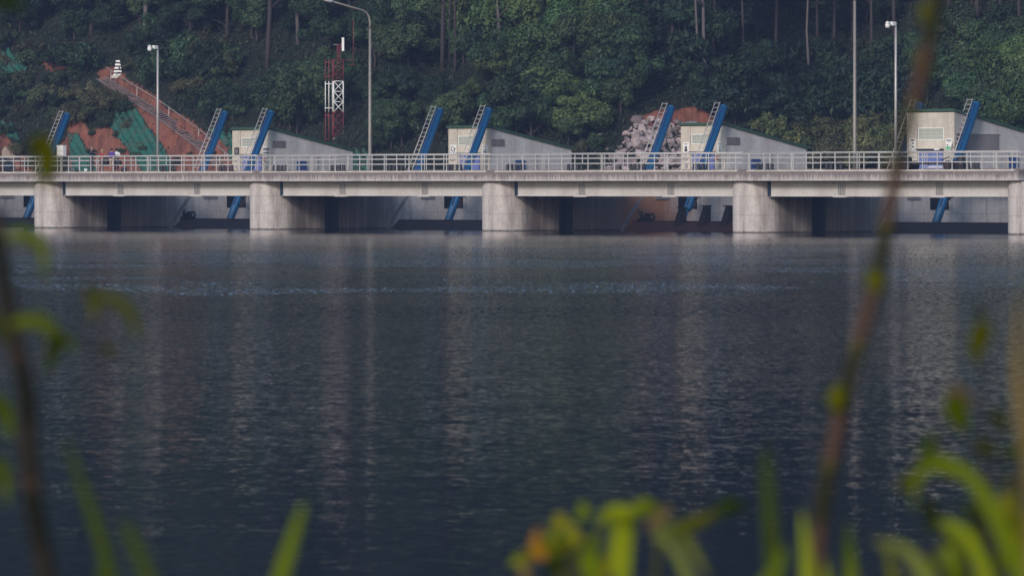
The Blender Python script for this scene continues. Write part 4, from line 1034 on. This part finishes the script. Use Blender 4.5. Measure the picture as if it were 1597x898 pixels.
plant_shrubs([(0,215),(60,215),(90,250),(100,275),(0,275)], ['olive','mid'], 7, .4, .8, 'low olive shrub near the foot of the slope by the far left cylinder', 'shrubs at the far left foot of the slope', 3)
plant_trees([(-20,-30),(200,-20),(430,-10),(430,70),(330,84),(200,72),(-20,66)], ['dark','dark','mid'], 60, .75, 1.2, 'dark broadleaf tree in the forest above the soil slope', 'trees above the soil slope', 4)
plant_trees([(340,55),(700,40),(700,238),(560,246),(470,235),(400,195)], ['dark','mid','mid'], 58, .65, 1.05, 'dark green broadleaf tree on the slope around the radio mast', 'trees around the radio mast', 5)
plant_trees([(690,45),(860,20),(960,60),(1010,130),(1005,165),(930,212),(890,250),(740,250)], ['mid','mid','mid','dark','light'], 52, .7, 1.15, 'green broadleaf tree in the thick grove on the slope at the middle', 'trees of the middle grove', 6)
plant_trees([(880,-60),(1620,-60),(1620,60),(1430,150),(1250,195),(1090,165),(1030,110),(960,30)], ['dark','dark'], 24, .55, .95, 'dark tree in the shaded forest at the right under the pines', 'trees of the shaded right forest', 7)
plant_trees([(1420,125),(1500,95),(1620,80),(1620,250),(1560,250),(1480,200)], ['mid','light','mid'], 24, .75, 1.1, 'light green broadleaf tree on the slope behind the tall house', 'trees behind the tall house', 8)
plant_shrubs([(1190,222),(1425,212),(1425,268),(1250,268)], ['grass','grass','olive'], 74, .8, 1.35, 'low olive green bush in the strip between the third house and the tall house', 'bushes between the two right houses', 9)
plant_shrubs([(890,235),(940,222),(950,262),(890,268)], ['olive','mid'], 7, .45, .8, 'olive bush at the left edge of the boulder pile', 'bushes beside the boulder pile', 10)
# one bright yellow-green tree stands out on the left slope
t = thing('broadleaf_tree', hit1(357, 118), 'small bright yellow-green tree on the slope left of the tall bare trunks', 'tree', None, 1.0); t.scale = (.52, .52, .55)
link('trunk', TRK[1], t); link('crown', CR['light'][0], t, (0, 0, 2.3))
# pines: tall bare trunks, crowns above the picture
PT = [trunk(60+j, 15, .20, 'bark', 9, 1.1, .16) for j in range(4)] + [trunk(70+j, 15, .17, 'palebark', 7, 1.0, .2) for j in range(3)]
PC = [pine_crown(80+j, 8.5, 16.5, 3.0, 5200) for j in range(4)]
pines = [(354,60,0,.8),(376,42,1,.6),(417,112,0,1.1),(465,72,5,1.0),(430,35,2,.7),(617,92,1,.75),(690,108,2,.9),(700,100,5,.6),(710,112,1,.5),(781,130,4,1.0),(872,20,0,.8),(846,15,3,.7),
         (940,32,4,.8),(961,45,1,.6),(985,60,0,.6),(1012,70,2,1.0),(1049,85,1,.7),(1068,95,5,.6),(1085,110,6,.7),(1101,118,4,.9),(1112,100,0,.6),(1134,72,1,.7),(1160,105,2,.6),(1180,60,1,.7),
         (1262,150,5,.7),(1275,80,0,.6),(1210,90,3,.7),(1300,95,2,.7),(1330,70,1,.7),(1360,110,0,.7),(1395,60,3,.8),(1450,70,1,.7),(1480,40,0,.8),(1526,48,2,1.0),(1560,30,1,.8),(1590,50,3,.7),(505,20,1,.6),(545,12,2,.7),(575,30,0,.6),(650,25,3,.7),(740,30,1,.6),(815,10,2,.7)]
PH = hits(np.array([p_[0] for p_ in pines], float), np.array([p_[1] for p_ in pines], float))
for (px, py, k, th), v in zip(pines, PH):
    t = thing('pine_tree', Vector(v) - Vector((0, 0, .2)), '%s pine, bare %s trunk, %s' % ('stout' if th >= .75 else 'slim', 'pale' if k >= 4 else 'dark', where(v)), 'pine tree', 'tall pines on the hillside', random.uniform(0, 6.3))
    t.scale = (th, th, 1); link('trunk', PT[k], t); c_ = link('crown', random.choice(PC), t); c_.scale = (1.15/th, 1.15/th, 1)
# big pale trunk at upper left
t = thing('bare_tree', hit1(226, 84), 'thick pale bare trunk standing above the beacon on the left slope', 'tree', None, .5)
b = MB(); b.tube([(0, 0, -.2), (.0, 0, .4), (.02, 0, 2), (.09, 0, 4), (.14, 0, 7.5), (.2, 0, 11)], [.28, .22, .20, .18, .15, .08], 10); b.obj('trunk', 'palebark', t)
c_ = link('crown', CR['dark'][1], t, (.2, 0, 11))
# forest further up the hill, above the picture (it is what the water mirrors)
plant_trees([(-350,-700),(1950,-700),(1950,-50),(-350,-50)], ['needle'], 110, 1.7, 2.5, 'dark forest tree far up the hill above the picture', 'trees up the hill', 11)
# ground cover
def undergrowth():
    r = np.random.default_rng(5); n_ = 130000
    px = r.uniform(-60, 1660, n_); py = r.uniform(-60, 272, n_)
    P = hits(px, py); s_ = soil_at(px, py)
    d = np.sin(P[:,0]*1.1+P[:,1]*.7)*np.sin(P[:,0]*.6-P[:,1]*1.3+1)
    keep = (~s_ | (r.random(n_) < .05)) & (P[:,1] < 700) & (r.random(n_) < .75 + .3*d)
    P = P[keep]; P[:,0] += r.normal(0, .15, len(P)); P[:,1] += r.normal(0, .15, len(P)); P[:,2] += np.abs(r.normal(0, .22, len(P)))
    nm = r.normal(size=P.shape) + np.array([0, -.5, .8]); nm /= np.linalg.norm(nm, axis=1)[:, None]
    V, Q = leaf_quads(P, nm, .15, r)
    tag(link('undergrowth', np_mesh('undergrowth', V, Q, ['under'])), 'low leafy undergrowth and grass covering the hillside', 'undergrowth', None, 'stuff')
undergrowth()

# ---------------------------------------------------------------- foreground plants on the near bank, out of focus
plant_shrubs([(1040,112),(1120,150),(1250,150),(1420,120),(1430,205),(1250,214),(1110,188)], ['deep','deep','dark'], 60, 1.2, 2.0, 'dark bush under the pines on the shaded right slope', 'bushes of the shaded right slope', 12)
plant_shrubs([(900,0),(1600,-10),(1600,60),(1400,110),(1120,140),(1040,100)], ['deep'], 24, 1.0, 1.7, 'dark undergrowth bush between the pine trunks at the upper right', 'bushes between the pine trunks', 13)
def leaf_mat(name, a, b_):
    m, nt, p = mat(name, a, 0.8, 0, 0.1)
    tc = N(nt, 'ShaderNodeTexCoord').outputs['Object']; f = noise(nt, tc, 14, 4).outputs['Fac']
    c = mix(nt, ramp(nt, f, [(0.35, 0.0), (0.65, 1.0)]), a, b_); nt.links.new(c, p.inputs['Base Color'])
    tr = N(nt, 'ShaderNodeBsdfTranslucent'); nt.links.new(c, tr.inputs['Color']); mx = N(nt, 'ShaderNodeMixShader'); mx.inputs[0].default_value = .35
    nt.links.new(p.outputs[0], mx.inputs[1]); nt.links.new(tr.outputs[0], mx.inputs[2]); nt.links.new(mx.outputs[0], nt.nodes['Material Output'].inputs['Surface']); return m
M['fg_olive'] = leaf_mat('olive_leaf', (0.125, 0.125, 0.004), (0.09, 0.10, 0.005)); M['fg_green'] = leaf_mat('green_leaf', (0.11, 0.16, 0.004), (0.15, 0.19, 0.006))
M['fg_bright'] = leaf_mat('bright_leaf', (0.24, 0.28, 0.008), (0.19, 0.24, 0.008)); M['fg_dark'] = leaf_mat('dark_leaf', (0.035, 0.055, 0.004), (0.05, 0.075, 0.006))
M['fg_orange'] = leaf_mat('orange_leaf', (0.36, 0.15, 0.01), (0.28, 0.16, 0.015)); M['fg_tan'] = leaf_mat('tan_leaf', (0.20, 0.14, 0.05), (0.15, 0.11, 0.04)); M['fg_yellow'] = leaf_mat('yellow_leaf', (0.22, 0.20, 0.01), (0.16, 0.17, 0.01))
M['fg_pale'] = leaf_mat('pale_grass', (0.13, 0.16, 0.035), (0.17, 0.19, 0.035)); M['fg_pink'] = leaf_mat('pinkish_leaf', (0.28, 0.17, 0.10), (0.2, 0.14, 0.06))
def cane_mat(name, a, b_, c_):
    m, nt, p = mat(name, a, 0.5, 0, 0.4)
    sp = N(nt, 'ShaderNodeSeparateXYZ'); nt.links.new(N(nt, 'ShaderNodeTexCoord').outputs['Object'], sp.inputs[0])
    ml = N(nt, 'ShaderNodeMath', operation='MULTIPLY'); ml.inputs[1].default_value = 5.6; nt.links.new(sp.outputs[2], ml.inputs[0])
    fr = N(nt, 'ShaderNodeMath', operation='FRACT'); nt.links.new(ml.outputs[0], fr.inputs[0])
    nt.links.new(ramp(nt, fr.outputs[0], [(0.0, a), (0.40, a), (0.55, b_), (0.9, b_), (1.0, c_)]), p.inputs['Base Color']); p.inputs['Specular IOR Level'].default_value = 0.12; return m
M['cane_r'] = cane_mat('cane_bark', (0.062, 0.036, 0.028), (0.018, 0.019, 0.009), (0.07, 0.06, 0.010)); M['cane_l'] = cane_mat('twig_bark', (0.022, 0.018, 0.015), (0.010, 0.011, 0.009), (0.06, 0.035, 0.027))
def ribbon(pts, widths, fold=.25, tw=0.0):
    """A leaf blade along pts: 5 points across, folded along the midrib."""
    b = MB(); vs = []; n_ = len(pts); view = Vector((0, 1, 0))
    for j, p_ in enumerate(pts):
        d = (pts[min(j+1, n_-1)] - pts[max(j-1, 0)]).normalized(); s_ = d.cross(view).normalized(); nrm = s_.cross(d)
        ca_, sa_ = math.cos(tw), math.sin(tw); s_ = s_*ca_ + nrm*sa_
        for q in (-1, -.5, 0, .5, 1): vs.append(p_ + s_*(q*widths[j]) + nrm*(abs(q)*widths[j]*fold))
    fs = [(j*5+q, j*5+q+1, (j+1)*5+q+1, (j+1)*5+q) for j in range(n_-1) for q in range(4)]
    return b.add(vs, fs, 0, True)
def curve(pp, D, n_=12, drift=.06):
    P = [ray(x, y, D) for x, y in pp]
    for j, v in enumerate(P): v.y += drift * (j/max(1, len(P)-1) - .5)
    out = []
    for q in range(n_):
        f_ = q/(n_-1)*(len(P)-1); j = min(int(f_), len(P)-2); u = f_ - j
        p0, p1, p2, p3 = P[max(j-1, 0)], P[j], P[j+1], P[min(j+2, len(P)-1)]
        out.append(0.5*((2*p1) + (p2-p0)*u + (2*p0-5*p1+4*p2-p3)*u*u + (3*p1-p0-3*p2+p3)*u**3))
    return out
def root_thing(name, D, px, label, cat, group=None):
    x = (px - CX)/F*D; return thing(name, (x, D, float(hgt(x, D))), label, cat, group, 0)
def leaf_part(t, D, pp, w_px, m_, label=None, name='leaf', prof='leaf'):
    pts = curve(pp, D); k = w_px*.8/2/F*D; n_ = len(pts)
    wd = [k*(math.sin(math.pi*min(.98, (.06 + .94*j/(n_-1)))**.8) if prof == 'leaf' else (1 - (j/(n_-1))**2.2)*.97 + .03) for j in range(n_)]
    b = ribbon([p_ - t.location for p_ in pts], wd); o = b.obj(name, m_, t)
    if label: o['label'] = label
    return o
def blade(D, pp, w_px, m_, label, group='grass blades on the near bank'):
    """A single grass blade: pp from its lowest seen point to its tip; it runs on down to the bank."""
    t = root_thing('grass_blade', D, pp[0][0], label, 'grass', group)
    pts = [Vector((t.location.x, t.location.y, t.location.z - .03))] + curve(pp, D); k = w_px*.8/2/F*D; n_ = len(pts)
    b = ribbon([p_ - t.location for p_ in pts], [k*.6] + [k*((1-(j/(n_-1))**2.5)*.96+.04) for j in range(1, n_)]); b.obj('blade', m_, t)
def cane(name, D, pp, w_px, m_, label, cat):
    t = root_thing(name, D, pp[-1][0], label, cat)
    pts = curve(pp, D, 22); pts.append(Vector((t.location.x, t.location.y, t.location.z - .03)))
    n_ = len(pts); rad = [w_px/2/F*D*(.8 + .35*j/n_) for j in range(n_)]
    b = MB(); b.tube([p_ - t.location for p_ in pts], rad, 12); b.obj('stem', m_, t); return t
def node(t, D, px, py, w_px, m_='fg_olive'):
    c = ray(px, py, D) - t.location; r_ = w_px/2/F*D; b = MB(); b.ball(tuple(c), (r_, r_, r_*1.5), 12, 8); b.obj('node', m_, t)
D = 9.2
t = cane('cane_plant', D, [(1468,-40),(1452,40),(1437,110),(1410,215),(1388,320),(1368,430),(1346,510),(1322,600),(1300,700),(1284,790),(1276,860),(1270,930)], 25, 'cane_r', 'tall blurred brown jointed cane leaning right across the picture', 'plant')
for px, py, w_ in ((1441,100,32),(1398,262,26),(1366,438,34),(1306,622,32),(1448,22,30)): node(t, D, px, py, w_)
D = 8.6
t = cane('twig_plant', D, [(-6,330),(6,420),(14,480),(32,565),(42,620),(43,690),(50,780),(62,850),(76,930)], 31, 'cane_l', 'dark blurred twig with yellow-green leaves rising at the left edge', 'plant')
for pp, w_, m_ in (([(8,372),(40,366),(66,392),(68,440)], 30, 'fg_green'), ([(62,210),(74,240),(70,275),(62,300)], 46, 'fg_olive'), ([(45,222),(66,240)], 26, 'fg_olive'), ([(20,505),(62,500),(96,530),(122,545)], 30, 'fg_green'), ([(96,520),(84,545),(72,588)], 34, 'fg_dark'),
                   ([(-25,490),(0,510),(6,545)], 30, 'fg_green'), ([(-20,620),(6,640),(14,690)], 34, 'fg_green'), ([(-20,720),(4,735),(8,790)], 30, 'fg_green'), ([(138,448),(146,470),(144,505)], 26, 'fg_yellow'),
                   ([(150,465),(180,468),(206,495),(213,535)], 24, 'fg_olive'), ([(158,540),(172,546),(184,553)], 22, 'fg_olive'), ([(-10,0),(22,6),(40,18)], 26, 'fg_dark')):
    leaf_part(t, D, pp, w_, m_)
for pp in ([(12,470),(60,430),(110,438),(150,465)], [(14,480),(70,500),(130,535),(165,545)], [(0,360),(20,300),(50,235),(66,212)], [(30,560),(-5,520),(-20,480)], [(42,640),(10,630),(-20,620)], [(43,720),(10,715),(-20,720)], [(2,380),(-12,180),(-8,60),(0,6)]):
    tw = MB(); tw.tube([p_ - t.location for p_ in curve(pp, D, 10)], .0013, 6); tw.obj('twig', 'cane_l', t)
D = 9.6
t = root_thing('leafy_weed', D, 980, 'clump of bright yellow-green weed with an orange leaf at the bottom middle', 'plant')
for pp, w_, m_ in (([(972,910),(968,860),(978,815),(995,785)], 44, 'fg_bright'), ([(985,800),(1010,790),(1032,806)], 34, 'fg_bright'), ([(985,800),(955,800),(930,822)], 34, 'fg_bright'), ([(926,905),(920,860),(934,830)], 36, 'fg_green'),
                   ([(905,845),(885,822),(872,800)], 26, 'fg_yellow'), ([(850,868),(836,850),(840,822)], 26, 'fg_orange'), ([(865,850),(835,862),(800,868)], 24, 'fg_olive'), ([(880,870),(862,885),(858,905)], 30, 'fg_dark'),
                   ([(1010,822),(1036,800),(1046,786)], 26, 'fg_tan'), ([(1060,825),(1100,808),(1130,795)], 24, 'fg_olive'), ([(1118,800),(1142,788),(1166,800)], 32, 'fg_dark'), ([(1020,840),(1050,825),(1075,850),(1110,905)], 30, 'fg_pale'),
                   ([(935,905),(945,880),(936,870)], 28, 'fg_yellow'), ([(815,905),(822,880),(835,868)], 24, 'fg_tan')):
    leaf_part(t, D, pp, w_, m_)
st = MB()
for pp in ([(980,1400),(975,930),(985,800)], [(980,1400),(920,930),(870,850),(838,850)], [(980,1400),(1020,920),(1040,830),(1130,795)], [(980,1300),(935,960),(930,830)], [(980,1400),(890,950),(880,870)], [(985,800),(955,800)]): st.tube([p_ - t.location for p_ in curve(pp, D, 12)], .0028, 6)
st.tube([Vector((0, 0, -.03)), ray(980, 1300, D) - t.location], .006, 8); st.obj('stem', 'fg_olive', t)
D = 8.8
t = root_thing('leafy_weed', D, 1520, 'leggy weed with small yellow-green leaves at the lower right', 'plant')
for pp, w_, m_ in (([(1535,500),(1526,535),(1522,572)], 40, 'fg_olive'), ([(1520,480),(1540,492)], 24, 'fg_dark'), ([(1478,618),(1496,650),(1512,682)], 44, 'fg_green'), ([(1476,610),(1500,616),(1520,640)], 34, 'fg_pink'), ([(1520,690),(1540,700),(1560,706)], 34, 'fg_olive'), ([(1590,700),(1560,715)], 26, 'fg_dark'), ([(1575,745),(1600,760)], 30, 'fg_pink'), ([(1435,725),(1450,690),(1470,672)], 26, 'fg_dark'), ([(1440,780),(1455,805),(1450,840)], 30, 'fg_dark'), ([(1560,800),(1580,780),(1600,775)], 36, 'fg_yellow'), ([(1455,700),(1470,730),(1500,745)], 30, 'fg_green'), ([(1400,760),(1425,745),(1440,720)], 28, 'fg_olive'), ([(1545,640),(1560,655),(1572,680)], 26, 'fg_olive'), ([(1590,860),(1570,850),(1556,830)], 34, 'fg_green')): leaf_part(t, D, pp, w_, m_)
st = MB()
for pp in ([(1520,1400),(1535,900),(1535,700),(1530,560),(1535,490)], [(1520,1400),(1530,850),(1500,660),(1478,615)], [(1530,800),(1560,715),(1600,700)], [(1530,900),(1450,800),(1440,725)], [(1530,850),(1590,755)]): st.tube([p_ - t.location for p_ in curve(pp, D, 12)], .0022, 6)
st.tube([Vector((0, 0, -.03)), ray(1520, 1400, D) - t.location], .005, 8); st.obj('stem', 'cane_l', t)
r_ = random.Random(31)
for D, x0, x1, y0, y1, n_, lab in ((9.0, 1440, 1600, 735, 895, 24, 'dense low yellow-green weed filling the lower right corner'), (9.9, 815, 1010, 800, 895, 12, 'low scattered weed behind the yellow-green one at the bottom')):
    xm = (x0 + x1)/2; t = root_thing('leafy_weed', D, xm, lab, 'plant'); st = MB()
    for q in range(n_):
        f_ = r_.random()**.7; x = r_.uniform(x0, x1); y = y1 - (y1-y0)*f_*(.45 + .55*(x-x0)/(x1-x0) if D < 9.5 else 1 - abs(x-xm)/(x1-x0)); a = r_.uniform(0, 6.28); l_ = r_.uniform(22, 46)
        e = (x + math.cos(a)*l_, y - abs(math.sin(a))*l_*.7 + 8)
        leaf_part(t, D, [(x, y), ((x+e[0])/2, (y+e[1])/2 - 7), e], r_.uniform(18, 32), r_.choice(['fg_bright','fg_yellow','fg_green','fg_olive','fg_dark','fg_pale']))
        st.tube([p_ - t.location for p_ in curve([(xm, 1400), ((xm+x)/2, 1050), (x, y)], D, 8)], .0016, 5)
    st.tube([Vector((0, 0, -.03)), ray(xm, 1400, D) - t.location], .005, 8); st.obj('stem', 'fg_olive', t)
blade(8.4, [(1640,960),(1592,898),(1560,820),(1520,750),(1475,722),(1436,742),(1425,800)], 36, 'fg_green', 'broad bright grass blade arching over to the left at the lower right')
blade(9.0, [(1262,960),(1258,870),(1252,795)], 30, 'fg_bright', 'upright bright blade at the foot of the brown cane, right beside it')
blade(9.3, [(1330,960),(1326,880),(1324,815)], 30, 'fg_green', 'short upright blade just right of the brown cane')
blade(8.2, [(1455,960),(1440,895),(1410,855),(1362,846)], 34, 'fg_pale', 'pale blade bending left along the bottom, right of the cane')
blade(9.1, [(1498,960),(1490,880),(1484,805)], 46, 'fg_green', 'wide green blade under the arching one at lower right')
blade(8.0, [(1212,960),(1208,900),(1198,760),(1194,690)], 36, 'fg_dark', 'faint dark tall blade left of the brown cane')
blade(8.5, [(424,960),(440,892),(462,820),(474,782)], 32, 'fg_green', 'lone green grass blade pointing up at the bottom, left of the middle')
blade(8.3, [(180,960),(166,870),(130,765),(94,675)], 30, 'fg_dark', 'long green blade leaning left beside the dark twig')
blade(8.0, [(165,960),(162,905),(160,850)], 34, 'fg_dark', 'short dark olive blade at the bottom left')
blade(7.6, [(250,960),(232,900),(200,830),(186,810)], 30, 'fg_dark', 'faint blade leaning left at the bottom, right of the short dark one')
blade(8.1, [(1610,760),(1592,640),(1588,540),(1594,455)], 30, 'fg_tan', 'tan dry blade at the right edge of the picture')
blade(8.6, [(1600,960),(1580,880),(1556,800)], 26, 'fg_dark', 'narrow dark blade behind the arching bright one')
blade(8.7, [(1545,960),(1535,890),(1505,830),(1470,815)], 34, 'fg_bright', 'bright blade curling left under the broad arching one')
blade(8.9, [(1400,960),(1392,890),(1378,840)], 24, 'fg_olive', 'short olive blade between the pale bent blade and the cane')
blade(9.0, [(1625,960),(1600,870),(1575,790),(1560,770)], 34, 'fg_yellow', 'yellowish blade at the lower right corner')
blade(9.4, [(1290,960),(1288,900),(1282,850)], 22, 'fg_bright', 'small bright blade hiding the foot of the brown cane')
blade(9.1, [(1080,960),(1075,905),(1045,850),(1015,838)], 26, 'fg_pale', 'pale blade bending left beside the yellow-green weed')
blade(7.8, [(1150,960),(1210,890),(1222,850)], 30, 'fg_green', 'small blade leaning right at the bottom, left of the cane foot')

by = {}
for o in list(COL.objects):
    if o.get('group') in ('broadleaf trees on the hillside', 'shrubs on the hillside', 'tall pines on the hillside'): by.setdefault(o['label'], []).append(o)
for lab, os_ in by.items():
    os_.sort(key=lambda o: proj(o.location)[0])
    if len(os_) == 2: names = [', left of two', ', right of two']
    elif len(os_) == 3: names = [', left of three', ', middle of three', ', right of three']
    else: continue
    for o, n_ in zip(os_, names): o['label'] = lab + n_

# ---------------------------------------------------------------- haze
hz = bpy.data.materials.new('haze_air'); hz.use_nodes = True; nth = hz.node_tree
for n_ in list(nth.nodes):
    if n_.type == 'BSDF_PRINCIPLED': nth.nodes.remove(n_)
pv = nth.nodes.new('ShaderNodeVolumePrincipled'); pv.inputs['Color'].default_value = (0.46, 0.60, 1.0, 1); pv.inputs['Density'].default_value = 0.00019; pv.inputs['Anisotropy'].default_value = 0.1
nth.links.new(pv.outputs[0], nth.nodes['Material Output'].inputs['Volume'])
hb = MB(); hb.box((-462, -62, -6.2), (462, 802, 140)); o = hb.obj('haze', hz); tag(o, 'thin bluish haze over the reservoir', 'haze', None, 'stuff')
